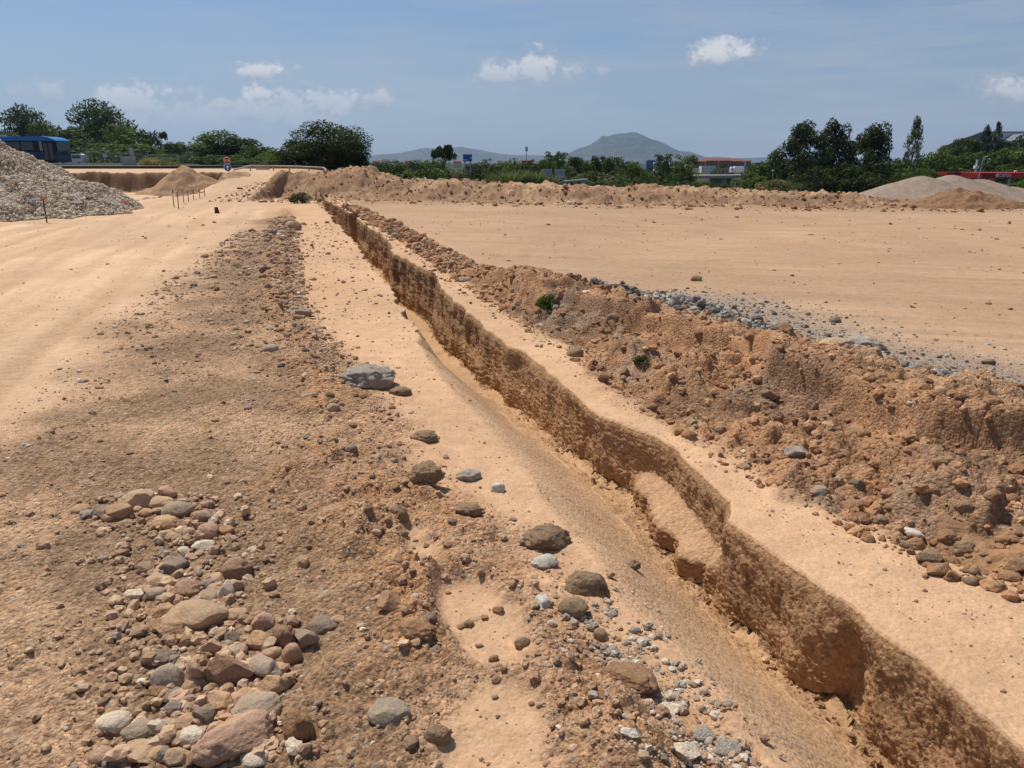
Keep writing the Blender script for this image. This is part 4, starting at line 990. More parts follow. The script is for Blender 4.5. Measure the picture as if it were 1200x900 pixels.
fr = mathn(ntt, 'FRACT', mathn(ntt, 'MULTIPLY', sxx.outputs[0], 1.7)); ntt.links.new(mixc(ntt, mathn(ntt, 'GREATER_THAN', fr, .72), (.78, .76, .74), (.60, .22, .17)), bb.inputs['Base Color'])
tv, tf = [], []
ks = [Vector((s1.x-4, s1.y-1.5, s1.z-.15)), Vector((s1.x, s1.y, s1.z-.03)), at(120, 233.5, 24.2), at(172, 232, 25.6), tops[0]]
for a0, a1 in zip(ks, ks[1:]):
    for k in range(14):
        u = k/14; q = a0.lerp(a1, u); sag = .10*4*u*(1-u); wv = .02*math.sin(k*1.7)
        tw_ = .03*math.cos(k*.9)+.006; tv.append((q.x-s1.x, q.y-s1.y+wv, q.z-s1.z-sag+tw_)); tv.append((q.x-s1.x, q.y-s1.y-wv*.5, q.z-s1.z-sag-tw_))
q = ks[-1]; tv += [(q.x-s1.x, q.y-s1.y, q.z-s1.z+.03), (q.x-s1.x, q.y-s1.y, q.z-s1.z-.03)]
tf = [(2*i, 2*i+1, 2*i+3, 2*i+2) for i in range(len(tv)//2-1)]
tag(link('barrier_tape', np_mesh('barrier_tape', tv, tf, m, True), loc=s1), 'red and white barrier tape strung in front of the stone heap', 'tape')
tv = []
for k in range(31):
    u = k/30*5.999; i = int(u); q = tops[min(i, 6)].lerp(tops[min(i+1, 6)], u-i)-tops[0]; q.z -= .12+.25*(u-i)*(1-(u-i)); tv += [(q.x, q.y, q.z+.025), (q.x, q.y, q.z-.025)]
tag(link('barrier_tape', np_mesh('barrier_tape', tv, [(2*i, 2*i+1, 2*i+3, 2*i+2) for i in range(30)], m, True), loc=tops[0]), 'red and white tape running along the row of iron stakes', 'tape')

# ------------------------------------------------------------------ vegetation
BARK = flat('bark', (.10, .075, .055), .9)
def crown(kind, seed, nleaf):
    """unit crown: height 0..1, half width .5; leaf-sized faces gathered in clumps"""
    r = np.random.default_rng(seed); cl = []
    if kind == 'round':
        for _ in range(95):
            v = r.normal(size=3); v /= np.linalg.norm(v); k = r.uniform(.2, .6) if r.random() < .3 else r.uniform(.70, .84); cl.append((v[0]*.48*k, v[1]*.48*k, .48+v[2]*.47*k, r.uniform(.09, .155)))
    elif kind == 'pine':
        for _ in range(72):
            h = r.uniform(.10, .99); wd = .46*math.sin(math.pi*min(1, .1+h*.84))**.5*(.7+.3*r.random()); a = r.uniform(0, 6.28); k = math.sqrt(r.uniform(.05, 1)); cl.append((math.cos(a)*wd*k, math.sin(a)*wd*k, h*.94, r.uniform(.07, .13)))
    elif kind == 'poplar':
        for _ in range(95):
            h = r.uniform(.05, .99); wd = .42*math.sin(math.pi*min(1, .12+h*.86))**.8*(.6+.5*r.random()); a = r.uniform(0, 6.28); k = math.sqrt(r.random()); cl.append((math.cos(a)*wd*k, math.sin(a)*wd*k, h, r.uniform(.05, .10)))
    elif kind == 'cypress':
        for _ in range(90):
            h = r.uniform(.02, .97); wd = .40*min(1, (1-h)*2.2)**.7*min(1, .55+h); a = r.uniform(0, 6.28); k = r.uniform(.2, 1); cl.append((math.cos(a)*wd*k, math.sin(a)*wd*k, h, r.uniform(.06, .10)))
    elif kind == 'umbrella':
        for _ in range(34):
            a = r.uniform(0, 6.28); k = math.sqrt(r.random()); h = .62+.30*math.sqrt(max(0, 1-k*k))*r.uniform(.6, 1); cl.append((math.cos(a)*.45*k, math.sin(a)*.45*k, h, r.uniform(.07, .12)))
    elif kind == 'feathery':
        for _ in range(75):
            a = r.uniform(0, 6.28); h = r.uniform(.12, .97); k = r.uniform(.1, 1)*(.25+.75*(1-abs(h-.6)*1.3)); cl.append((math.cos(a)*.46*k, math.sin(a)*.46*k, h, r.uniform(.055, .11)))
    else:                                         # shrub: irregular, to the ground
        for _ in range(70):
            a = r.uniform(0, 6.28); k = math.sqrt(r.random()); h = r.uniform(.06, .92)*(1-.45*k*k)*r.uniform(.75, 1.08); cl.append((math.cos(a)*.46*k, math.sin(a)*.46*k, h, r.uniform(.10, .18)))
    cl = np.array(cl); m = nleaf
    w = cl[:, 3]**2; ci = r.choice(len(cl), m, p=w/w.sum())
    d = r.normal(size=(m, 3)); d /= np.linalg.norm(d, axis=1)[:, None]; rad = cl[ci, 3]*(.6+.42*r.random(m)**.6)*(1+.05*r.normal(size=m))
    P = cl[ci, :3]+d*rad[:, None]*np.array((1, 1, .85))
    up = d*.7+r.normal(size=(m, 3))*.55+np.array((0, 0, .25))
    if kind in ('poplar', 'cypress', 'feathery'): up = d*.8+r.normal(size=(m, 3))*.6
    up /= np.linalg.norm(up, axis=1)[:, None]
    tq = np.cross(up, r.normal(size=(m, 3))); tq /= np.linalg.norm(tq, axis=1)[:, None]; bq = np.cross(up, tq)
    sz = r.uniform(.014, .03, m)*math.sqrt(5000/m)*(1.0 if kind not in ('poplar', 'cypress', 'feathery') else .8)
    V = np.stack([P-tq*sz[:, None]*1.3, P+bq*sz[:, None]*.6, P+tq*sz[:, None]*1.3, P-bq*sz[:, None]*.6], 1)
    return V.reshape(-1, 3), np.arange(m*4).reshape(-1, 4), ci, cl
def limbs(kind, cl, seed):
    r = random.Random(seed); b = MB()
    if kind in ('shrub', 'feathery'):
        for _ in range(7):
            c = cl[r.randrange(len(cl))]; b.tube((r.uniform(-.04, .04), r.uniform(-.04, .04), -.05), (c[0], c[1], c[2]), .014, .004, n=5)
    else:
        h = .6 if kind != 'umbrella' else .66
        b.tube((0, 0, -.06), (.012, .01, h*.5), .034, .026, n=8); b.tube((.012, .01, h*.5), (0, 0, h), .026, .014, n=8)
        for _ in range(11):
            c = cl[r.randrange(len(cl))]; z0 = min(h, max(.12, c[2]*r.uniform(.45, .75))); b.tube((.005, .005, z0), (c[0], c[1], c[2]), .012, .004, n=5)
    bm = b.bm; me = bpy.data.meshes.new('limbs'); bm.to_mesh(me); bm.free(); me.materials.append(BARK); return me
LC = {'dark': (.046, .062, .019), 'oak': (.046, .062, .019), 'green': (.085, .125, .028), 'olive': (.105, .120, .045), 'light': (.125, .165, .036), 'pale': (.18, .20, .10), 'purple': (.10, .075, .055), 'mid': (.064, .092, .026), 'dry': (.22, .18, .085)}
PROTO = {}
def proto(kind, colour, var, nleaf):
    k = (kind, colour, var, nleaf)
    if k not in PROTO:
        V, Fq, ci, cl = crown(kind, 50+var*13+len(kind), nleaf); r = np.random.default_rng(var+9)
        t = np.array(LC[colour])[None]*(r.uniform(.7, 1.35, (len(cl), 1)))[ci]*r.uniform(.75, 1.3, (len(ci), 1)); t[:, 0] *= r.uniform(.85, 1.2, len(ci))
        PROTO[k] = (np_mesh(kind+'_crown', V, Fq, LEAF, False, np.repeat(t, 4, 0)), limbs(kind, cl, var))
    return PROTO[k]
NAMES = {'round': 'broadleaf_tree', 'pine': 'pine_tree', 'poplar': 'poplar_tree', 'cypress': 'cypress_tree', 'umbrella': 'umbrella_pine', 'feathery': 'feathery_tree', 'shrub': 'shrub'}
tree_n = 0
def tree(px, ytop, wpx, d, kind, colour, label, base=None, group=None, leaves=2600):
    global tree_n; tree_n += 1
    tp = at(px, ytop, d); bz = base if base is not None else (-1.6 if px > 430 else 1.15)
    sc = math.cos(PITCH)*d/F; W = wpx*sc*{'pine': 1.42, 'shrub': 1.35, 'feathery': 1.25, 'poplar': 1.15}.get(kind, 1.27 if px < 330 else 1.12); Hh = tp.z-bz
    e = empty(NAMES[kind], (tp.x, d, bz), label, 'shrub' if kind == 'shrub' else 'tree', group, rz=random.uniform(0, 6.28))
    c, l = proto(kind, colour, tree_n % 3, leaves)
    for nm, me in (('foliage' if kind == 'shrub' else 'crown', c), ('stems' if kind in ('shrub', 'feathery') else 'trunk', l)):
        o = link(nm, me, e); o.scale = (W, W*random.uniform(.85, 1.05), Hh)
    return e
T = tree
# left group behind the road
T(25, 117, 50, 165, 'round', 'dark', 'dark round crowned pine rising highest at the far left', leaves=7000)
T(2, 150, 40, 150, 'round', 'olive', 'olive green tree cut by the left edge of the photo')
T(47, 135, 40, 150, 'round', 'olive', 'grey-green tree just right of the dark round crowned pine')
T(112, 110, 62, 150, 'round', 'mid', 'tallest tree behind the bus, broad and dense', leaves=8000)
T(80, 146, 50, 140, 'round', 'mid', 'green tree directly above the bus front')
T(140, 140, 54, 138, 'round', 'green', 'leafy green tree at the right shoulder of the tallest tree', leaves=3500)
T(98, 158, 54, 130, 'shrub', 'mid', 'bushy growth behind the white van')
T(128, 162, 50, 128, 'shrub', 'green', 'bushy growth behind the chain link fence')
T(158, 160, 40, 130, 'shrub', 'mid', 'dark bush behind the weathered board')
T(172, 154, 22, 135, 'feathery', 'mid', 'thin pointed tree left of the pair of young conifers')
T(186, 154, 22, 132, 'feathery', 'dark', 'young conifer, left of the pair')
T(201, 163, 26, 132, 'round', 'mid', 'young conifer, right of the pair')
T(214, 164, 26, 140, 'round', 'dark', 'small dark tree before the gap of sky at the left')
T(195, 177, 50, 112, 'shrub', 'green', 'light green bush beside the yellow dry grass')
T(228, 181, 46, 105, 'shrub', 'olive', 'olive scrub behind the tall tan earth heap')
T(254, 149, 56, 95, 'round', 'green', 'rounded green tree behind the stop sign', leaves=4500)
T(281, 157, 46, 95, 'round', 'mid', 'darker tree joined to the right of the rounded green tree', leaves=3500)
T(302, 168, 40, 90, 'round', 'mid', 'low tree between the rounded green tree and the big round tree')
T(318, 172, 30, 85, 'shrub', 'light', 'yellow-green bush at the left foot of the big round tree')
T(250, 178, 40, 80, 'shrub', 'mid', 'dark bush left of the stop sign')
T(286, 176, 44, 76, 'shrub', 'mid', 'dark bush right of the stop sign')
T(384, 136, 92, 62, 'round', 'oak', 'big dark round holm oak at the end of the trench', base=.75, leaves=15000)
T(350, 158, 54, 63, 'round', 'oak', 'lower left lobe of dark oak growth beside the big round holm oak', base=.6, leaves=6000)
T(405, 160, 50, 61, 'round', 'oak', 'lower right oak growth beside the big round holm oak', base=.4, leaves=5000)
T(330, 184, 34, 66, 'shrub', 'mid', 'dark bush under the left side of the oak')
# belt behind the bank
T(520, 168, 28, 100, 'umbrella', 'dark', 'umbrella pine standing above the belt of shrubs', leaves=3500, base=-1.2)
belt = [(446, 190, 40, 85, 'shrub', 'dark', 'dark shrub right of the oak, first of the belt'), (470, 183, 46, 80, 'shrub', 'mid', 'tall dark shrub in front of the white houses'), (497, 188, 50, 78, 'shrub', 'green', 'green shrub below the umbrella pine'), (520, 186, 40, 84, 'shrub', 'mid', 'dense shrub at the trunk of the umbrella pine'),
 (535, 200, 32, 66, 'shrub', 'purple', 'grey-purple leafless looking shrub in the belt'), (556, 190, 40, 70, 'shrub', 'dark', 'dark bush below the blue billboard'), (572, 186, 36, 84, 'shrub', 'mid', 'bush right of the blue billboard'), (601, 182, 30, 82, 'round', 'light', 'bright yellow-green tree in the belt'),
 (585, 194, 40, 72, 'shrub', 'dark', 'dark bush behind the left reeds'), (626, 187, 36, 84, 'shrub', 'dark', 'dark bush behind the right reeds'), (650, 177, 40, 88, 'feathery', 'green', 'feathery green tree above the grey sign backs'), (676, 184, 36, 92, 'feathery', 'mid', 'feathery tree left of the mountain foot'),
 (665, 198, 46, 74, 'shrub', 'mid', 'bush behind the grey sign backs'), (699, 182, 30, 96, 'feathery', 'dark', 'dark feathery tree below the mountain slope'), (690, 194, 46, 76, 'shrub', 'olive', 'olive bush right of the grey sign backs'), (717, 184, 32, 94, 'feathery', 'mid', 'feathery tree below the mountain summit'),
 (742, 187, 42, 80, 'shrub', 'mid', 'full green bush left of the blue and white building'), (720, 198, 46, 72, 'shrub', 'olive', 'grey-green bush near the bank, left half'), (766, 194, 40, 76, 'shrub', 'dark', 'dark bush in front of the blue and white building'), (778, 180, 26, 98, 'feathery', 'mid', 'thin spreading tree right of the blue and white building'),
 (804, 182, 34, 92, 'feathery', 'light', 'light green tree in front of the long low warehouse'), (785, 202, 40, 70, 'shrub', 'mid', 'low bush at the left end of the bridge'), (812, 209, 36, 66, 'shrub', 'dark', 'first low hedge bush under the bridge'), (836, 208, 36, 66, 'shrub', 'mid', 'second low hedge bush under the bridge'), (858, 210, 34, 66, 'shrub', 'dark', 'third low hedge bush under the bridge'),
 (846, 189, 20, 110, 'shrub', 'dark', 'dark bush between the two cream buildings'), (882, 194, 34, 78, 'shrub', 'green', 'green bush right of the white truck'), (893, 186, 38, 96, 'round', 'mid', 'rounded tree right of the red roofs'), (912, 189, 30, 98, 'round', 'mid', 'tree left of the tall pines'), (908, 204, 30, 72, 'shrub', 'dry', 'dry straw coloured bush left of the tall pines'), (900, 212, 34, 66, 'shrub', 'mid', 'low bush at the bank below the dry bush'), (926, 208, 30, 72, 'shrub', 'olive', 'olive bush at the foot of the first pine')]
for a in belt: T(*a, group='trees and shrubs of the belt behind the bank', base=-1.7, leaves=2800)
for i, (px, yt, w, k, c, lb) in enumerate([(440, 187, 40, 'round', 'mid', 'tree of the back row right behind the oak'), (478, 186, 46, 'round', 'dark', 'tree of the back row behind the tall dark shrub'), (505, 184, 40, 'round', 'green', 'tree of the back row left of the umbrella pine'), (560, 188, 44, 'round', 'dark', 'tree of the back row under the blue billboard'), (588, 187, 40, 'round', 'mid', 'tree of the back row left of the bright tree'), (622, 189, 44, 'round', 'dark', 'tree of the back row below the antenna mast'),
    (648, 183, 40, 'round', 'mid', 'tree of the back row above the grey sign backs'), (682, 186, 46, 'round', 'mid', 'tree of the back row at the left mountain foot'), (708, 187, 46, 'round', 'dark', 'tree of the back row under the mountain slope'), (735, 186, 46, 'round', 'mid', 'tree of the back row left of the blue wall'), (792, 190, 40, 'round', 'mid', 'tree of the back row by the long low warehouse'), (846, 193, 30, 'round', 'dark', 'tree of the back row between warehouse and cream building'), (900, 187, 46, 'round', 'mid', 'tree of the back row left of the pines'), (925, 188, 40, 'round', 'dark', 'tree of the back row behind the first pine')]):
    T(px, yt, w, 118+3*(i % 4), k, c, lb, base=-1.9, group='trees and shrubs of the belt behind the bank', leaves=2800)
for i, (px, w, h_) in enumerate([(820, 44, 209), (845, 44, 208), (872, 40, 209), (755, 40, 206), (700, 44, 206), (610, 44, 205), (545, 44, 204), (480, 50, 203), (455, 44, 201)]):
    T(px, h_, w, 58, 'shrub', ['mid', 'dark', 'olive'][i % 3], ['low scrub at the bank top under the left half of the bridge', 'low scrub at the bank top under the middle of the bridge', 'low scrub at the bank top under the white truck', 'low scrub at the bank top below the blue wall', 'low scrub at the bank top right of the sign backs', 'low scrub at the bank top behind the second reed clump', 'low scrub at the bank top below the billboard', 'low scrub at the bank top right of the earth mound', 'low scrub at the bank top nearest to the earth mound'][i], base=-1.5, group='trees and shrubs of the belt behind the bank', leaves=2400)
for px, yt, w, d, c, lb in [(15, 160, 60, 140, 'olive', 'olive bush above the bus roof at the left edge'), (60, 150, 50, 145, 'mid', 'green tree behind the middle of the bus roof'), (148, 158, 60, 120, 'green', 'leafy bush mass right of the tallest tree'), (215, 182, 50, 100, 'mid', 'dark bush behind the peak of the tan earth heap'), (240, 172, 50, 100, 'mid', 'dark bush at the left of the rounded green tree'), (300, 184, 60, 72, 'mid', 'dark scrub behind the long low guard rail')]:
    T(px, yt, w, d, 'shrub', c, lb, leaves=3500)
# right group
T(944, 144, 52, 84, 'pine', 'dark', 'tall dark pine, left of the three', base=-2.2, leaves=11000)
T(980, 141, 48, 86, 'pine', 'dark', 'tall dark pine, middle of the three', base=-2.2, leaves=11000)
T(1022, 143, 48, 84, 'pine', 'dark', 'tall dark pine, right of the three', base=-2.2, leaves=11000)
T(1000, 186, 56, 80, 'shrub', 'dark', 'dark undergrowth between the middle and the right pine', base=-2.2, leaves=4000)
T(958, 186, 50, 78, 'shrub', 'dark', 'dark undergrowth below the left pine', base=-2.2, leaves=4000)
T(1030, 188, 48, 78, 'shrub', 'dark', 'dark undergrowth below the right pine', base=-2.2, leaves=4000)
T(1075, 141, 28, 88, 'poplar', 'olive', 'slender grey-green poplar right of the pines', base=-2, leaves=5000)
T(1054, 176, 34, 86, 'shrub', 'mid', 'green bush between the right pine and the poplar', base=-2, leaves=3500)
T(1077, 182, 36, 80, 'shrub', 'green', 'leafy bush at the foot of the poplar', base=-2, leaves=3500)
T(1103, 169, 42, 92, 'round', 'green', 'bright leafy tree right of the poplar', base=-2, leaves=4000)
T(1135, 157, 38, 120, 'round', 'mid', 'small tree in front of the grey industrial roof', leaves=4000, base=1)
T(1112, 166, 30, 122, 'round', 'mid', 'tree at the low end of the grey industrial roof', leaves=3500, base=0)
T(1182, 162, 26, 124, 'round', 'dark', 'tree in front of the white upper wall of the hall', leaves=3500, base=1)
T(1158, 147, 15, 125, 'cypress', 'dark', 'dark cypress, left of the pair', base=2, leaves=3500)
T(1171, 143, 17, 125, 'cypress', 'dark', 'dark cypress, right of the pair', base=2, leaves=3500)
T(1130, 176, 46, 110, 'round', 'mid', 'dense tree above the red canopy, left', base=-1, leaves=3500)
T(1160, 173, 52, 112, 'round', 'mid', 'dense tree above the red canopy, below the cypress pair', base=-1, leaves=3500)
T(1190, 168, 54, 114, 'round', 'green', 'dense tree above the red canopy, right', base=-1, leaves=3500)
T(1202, 154, 34, 122, 'round', 'dark', 'dark tree cut by the right edge of the photo', base=1, leaves=3000)
T(1112, 190, 40, 104, 'shrub', 'olive', 'olive bush left of the street lamp', base=-1.5)
T(1150, 190, 46, 104, 'shrub', 'mid', 'bush behind the street lamp', base=-1.5)
T(1185, 188, 46, 104, 'shrub', 'mid', 'bush behind the right end of the red canopy', base=-1.5)
T(1196, 207, 40, 60, 'shrub', 'green', 'green bush in front of the red canopy at the right edge', base=-1.5, leaves=4000)
T(1220, 190, 40, 62, 'shrub', 'green', 'taller green bush mostly beyond the right edge', base=-1.5, leaves=2600)

# reeds, dry grass and weeds
def blades(name, label, cat, px, py, w, h, n, col, d=None, kind=None, base=None, wid=.03):
    if d is None: x, y, z = pix_ground([px], [py]); d = y[0]; p = Vector((x[0], y[0], z[0]))
    else: p = at(px, py, d); p.z = base if base is not None else p.z
    sc = (math.cos(PITCH)*p.y+math.sin(PITCH)*(EYE-p.z))/F; W = w*sc; Hh = h*sc; V, Fc, C = [], [], []
    for i in range(n):
        a = random.uniform(0, 6.28); r = W/2*math.sqrt(random.random()); bx, by = r*math.cos(a), r*math.sin(a)*.7
        hh = Hh*random.uniform(.3, 1); l = random.uniform(0, 6.28); k = random.uniform(.1, .9)*hh; ww = wid*random.uniform(.6, 1.3)
        ex, ey = bx+math.cos(l)*k, by+math.sin(l)*k; nx, ny = -math.sin(l)*ww, math.cos(l)*ww; m0 = len(V)
        mx, my, mz = bx+math.cos(l)*k*.35, by+math.sin(l)*k*.35, hh*.62
        V += [(bx-nx*.6, by-ny*.6, -.03), (bx+nx*.6, by+ny*.6, -.03), (mx+nx, my+ny, mz), (mx-nx, my-ny, mz), (ex+nx*.15, ey+ny*.15, hh), (ex-nx*.15, ey-ny*.15, hh)]
        Fc += [(m0, m0+1, m0+2, m0+3), (m0+3, m0+2, m0+4, m0+5)]; s = random.uniform(.7, 1.3); C += [tuple(c*s for c in col)]*6
    return tag(link(name, np_mesh(name, V, Fc, LEAF, True, C), loc=p), label, cat, kind=kind)
for i, (px, w, h) in enumerate([(583, 26, 13), (603, 30, 16), (624, 28, 15), (642, 24, 11)]):
    blades('reed_clump', ['pale green reed clump, leftmost of the row on the bank', 'pale green reed clump, second from the left and tallest', 'pale green reed clump, third from the left', 'pale green reed clump beside the grey sign backs'][i], 'reeds', px, 214, w, h+10, 340, LC['pale'], 52, base=at(px, 217, 52).z-.4, wid=.035)
blades('dry_grass', 'yellow dry grass tuft beside the road sign post', 'grass', 176, 196, 20, 12, 260, (.42, .32, .15), 64, base=1.2, wid=.03)
blades('dry_grass', 'fainter dry grass right of the yellow tuft', 'grass', 200, 197, 24, 9, 200, (.25, .2, .11), 68, base=1.2, wid=.03)
def weed(label, px, py, w, h, colour):
    x, y, z = pix_ground([px], [py]); dep = math.cos(PITCH)*y[0]+math.sin(PITCH)*(EYE-z[0]); c, l = proto('shrub', colour, 1, 900)
    o = link('weed', c, loc=(x[0], y[0], z[0]-.02)); o.scale = (w/F*dep, w/F*dep, h/F*dep); return tag(o, label, 'weed')
weed('green weed growing in the hollow of the spoil ridge', 641, 362, 24, 24, 'green')
weed('small green weed lower on the spoil ridge', 752, 430, 18, 14, 'mid')
weed('grey-green weeds at the far end of the trench', 352, 238, 24, 16, 'olive')

# ------------------------------------------------------------------ signs, buildings and the plain
p = at(548, 190, 120)
bb_ = empty('billboard', (p.x, p.y, -1.6), 'blue billboard with white marks standing above the shrubs', 'billboard')
zc = at(548, 185.5, 120).z+1.6; sc = .96*120/F
pn = MB().box((0, 0, zc), (10.5*sc, .2, 7*sc), bevel=.03).build('panel', SIGNBLUE, bb_)
MB().box((0, 0, zc+4*sc), (10.8*sc, .24, .9*sc)).build('top_beam', flat('navy', (.01, .02, .09), .5), bb_)
MB().box((-.35, -.115, zc-1.8*sc), (5*sc, .02, 1.0*sc), bevel=.005).build('mark', WHITE, pn); MB().box((3.6*sc, -.115, zc+.3*sc), (1.5*sc, .02, 1.8*sc), bevel=.005).build('mark', WHITE, pn)
for x in (-.4, .4): MB().tube((x, .1, 0), (x, .1, zc), .1).build('leg', STEEL, bb_)
SIGNBACK = flat('sign_back_grey', (.33, .37, .40), .6)
for px, lb in ((641, 'grey back of a road direction sign, left of two'), (656, 'grey back of a road direction sign, right of two')):
    p = at(px, 203, 66); sc = .96*66/F
    s_ = empty('direction_sign', (p.x, p.y, -1.5), lb, 'road sign', 'direction sign backs'); zc = p.z+1.5
    pl = MB().box((0, 0, zc), (12*sc, .06, 8.5*sc), bevel=.015).build('panel', SIGNBACK, s_)
    MB().box((0, -.04, zc+1.5*sc), (12*sc, .03, .5*sc)).box((0, -.04, zc-1.5*sc), (12*sc, .03, .5*sc)).build('brace', STEEL, pl)
    for x in (-.25, .25): MB().tube((x, .08, 0), (x, .08, zc+.3), .04).build('post', STEEL, s_)
a0, a1 = at(660, 213, 60), at(688, 210.5, 66); o = (a0+a1)/2
g2 = empty('guard_rail', o, 'short galvanised guard rail right of the grey sign backs', 'guard rail')
MB().tube(a0-o, a1-o, .09, n=6).build('rail', STEEL, g2)
for u in (.1, .5, .9): q = a0.lerp(a1, u)-o; MB().tube(q, (q.x, q.y, q.z-1.2), .05).build('post', STEEL, g2)
p = at(617, 172, 300); q = at(617, 195, 300)
ms = empty('antenna_mast', (p.x, p.y, -2), 'thin antenna mast above the shrubs', 'mast')
MB().tube((0, 0, 0), (0, 0, p.z+2), .18, .1).build('pole', STEEL, ms); MB().box((0, 0, p.z+1.2), (.9, .5, 1.6)).build('antenna', STEEL, ms)
# bridge with a railing, and a white truck on it
p = at(797, 206, 95); q = at(884, 206.6, 100); sc = .96*95/F
br = empty('bridge', (p.x, p.y, -1.5), 'low concrete road bridge with a grey railing behind the hedge', 'bridge', rz=math.atan2(q.y-p.y, q.x-p.x))
Lb = (q-p).length; zd = p.z+1.5; CONC = flat('pale_concrete_deck', (.46, .43, .38), .9)
MB().box((Lb/2, 0, zd-.12), (Lb, 3, .36), bevel=.02).build('deck', CONC, br)
for i in range(3): MB().box((.6+i*Lb*.45, 0, (zd-.3)/2), (.7, 2.4, zd-.3)).build('pier', CONC, br)
b = MB()
for i in range(22): b.tube((i*Lb/21, -1.45, zd), (i*Lb/21, -1.45, zd+.75), .025, n=5)
for k in (.3, .55, .78): b.tube((0, -1.45, zd+k), (Lb, -1.45, zd+k), .03, n=5)
b.build('railing', STEEL, br)
MB().box((.3, -1.4, zd+.35), (.5, .3, .8), bevel=.02).build('end_post', CONC, br)
p = at(868, 208, 99.5)
tk = empty('truck', (p.x, 101, zd-1.5+.06), 'white truck on the bridge', 'truck')
MB().box((.05, 0, .62), (1.2, .8, .72), bevel=.04).build('cargo_box', WHITE, tk); MB().box((-.78, 0, .55), (.42, .75, .58), bevel=.06).build('cab', WHITE, tk); MB().box((-.82, -.38, .65), (.26, .02, .2)).build('window', GLASS, tk)
for x in (-.75, .4): MB().tube((x, -.42, .16), (x, -.28, .16), .16, n=12).build('wheel', RUBBER, tk)
CREAM = flat('cream_wall', (.55, .47, .37), .9); HWHITE = flat('white_wall', (.72, .70, .66), .9); TILE = flat('red_roof_tiles', (.25, .10, .065), .9); BRICKY = flat('red_brown_wall', (.24, .115, .075), .9); SHUT = flat('dark_opening', (.06, .06, .065), .6); BWALL = flat('blue_wall', (.03, .10, .33), .7); GREYR = flat('grey_metal_roof', (.15, .16, .18), .7)
def house(px, ybase, ytop, wpx, d, wall, roof, label, name='house', cat='house', roofk='gable', nwin=3, floors=1):
    sc = .96*d/F; p = at(px, ybase, d); W = wpx*sc; zt = at(px, ytop, d).z; zb = min(p.z, -2.0); D = W*.7
    h = empty(name, (p.x, d, zb), label, cat); ht = zt-zb; rh = ht*.0+(zt-p.z)*.35
    if roofk == 'gable':
        MB().box((0, 0, (ht-rh)/2), (W, D, ht-rh)).build('wall', wall, h)
        MB().poly([(-W/2*1.04, -D*.53, ht-rh+.003), (-W/2*1.04, 0, ht), (-W/2*1.04, D*.53, ht-rh+.003)], W*1.08, (1, 0, 0)).build('roof', roof, h)
    else:
        MB().box((0, 0, (ht-rh*.3)/2), (W, D, ht-rh*.3)).build('wall', wall, h); MB().box((0, 0, ht-rh*.15), (W*1.03, D*1.03, rh*.3)).build('roof', roof, h)
    zlo = p.z-zb; zhi = ht-rh
    for f_ in range(floors):
        for i in range(nwin):
            zz = zlo+(zhi-zlo)*(f_+.55)/floors
            MB().box((-W/2+W*(i+.5)/nwin, -D/2-.02*sc, zz), (W/nwin*.42, .3*sc, (zhi-zlo)/floors*.42)).build('window', SHUT, h)
    return h
house(452, 192, 186, 9, 700, HWHITE, TILE, 'white two storey house beside the oak, largest of the far houses left', floors=2)
house(441, 191, 187.5, 7, 800, CREAM, TILE, 'cream house at the very edge of the oak')
house(463, 191, 186.8, 6, 900, HWHITE, HWHITE, 'small white flat roofed house right of the largest far house', roofk='flat')
house(490, 190, 186, 7, 950, HWHITE, TILE, 'far white house left of the umbrella pine')
house(478, 191, 187.4, 6, 880, CREAM, TILE, 'far cream house between the white houses')
house(536, 191.5, 187.8, 9, 500, CREAM, TILE, 'low house with a tiled roof left of the blue billboard')
house(568, 189.5, 186.5, 6, 850, HWHITE, HWHITE, 'far white block right of the blue billboard', roofk='flat')
house(585, 190.5, 187.5, 5, 900, HWHITE, TILE, 'tiny far white house by the bright tree')
house(618, 191, 186.5, 14, 420, BRICKY, TILE, 'reddish house at the foot of the antenna mast')
house(762, 195, 187, 10, 330, BWALL, HWHITE, 'blue walled industrial building, left part of the blue and white pair', 'warehouse', 'warehouse', 'flat', 2)
house(770, 194.5, 189.5, 8, 325, HWHITE, GREYR, 'white annex of the blue walled building', 'warehouse', 'warehouse', 'flat', 2)
house(789, 193, 188.5, 9, 420, HWHITE, GREYR, 'white low building behind the thin spreading tree', 'warehouse', 'warehouse', 'flat', 2)
house(829, 199, 194, 17, 260, HWHITE, GREYR, 'long low warehouse with a white front', 'warehouse', 'warehouse', 'flat', 5)
house(864, 199, 194.5, 15, 255, CREAM, TILE, 'cream building below the red roofs', 'warehouse', 'warehouse', 'flat', 4)
for i, (px, w, yt, lb) in enumerate([(818, 14, 186.5, 'red-brown terrace of houses, leftmost of the row'), (833, 15, 185.2, 'red-brown terrace of houses, second of the row'), (848, 14, 185, 'red-brown terrace of houses, middle of the row'), (862, 14, 185.8, 'red-brown terrace of houses, fourth of the row'), (874, 10, 187.3, 'red-brown terrace of houses, rightmost of the row')]):
    house(px, 194, yt, w, 480+i*6, BRICKY, TILE, lb, nwin=5, floors=2)
house(876, 194, 188.8, 6, 300, GREYR, GREYR, 'grey block at the right end of the red terraces', 'warehouse', 'warehouse', 'flat', 2)
house(1118, 190, 166, 5, 420, HWHITE, GREYR, 'white walled building seen faintly behind the small tree', 'warehouse', 'warehouse', 'flat', 2)
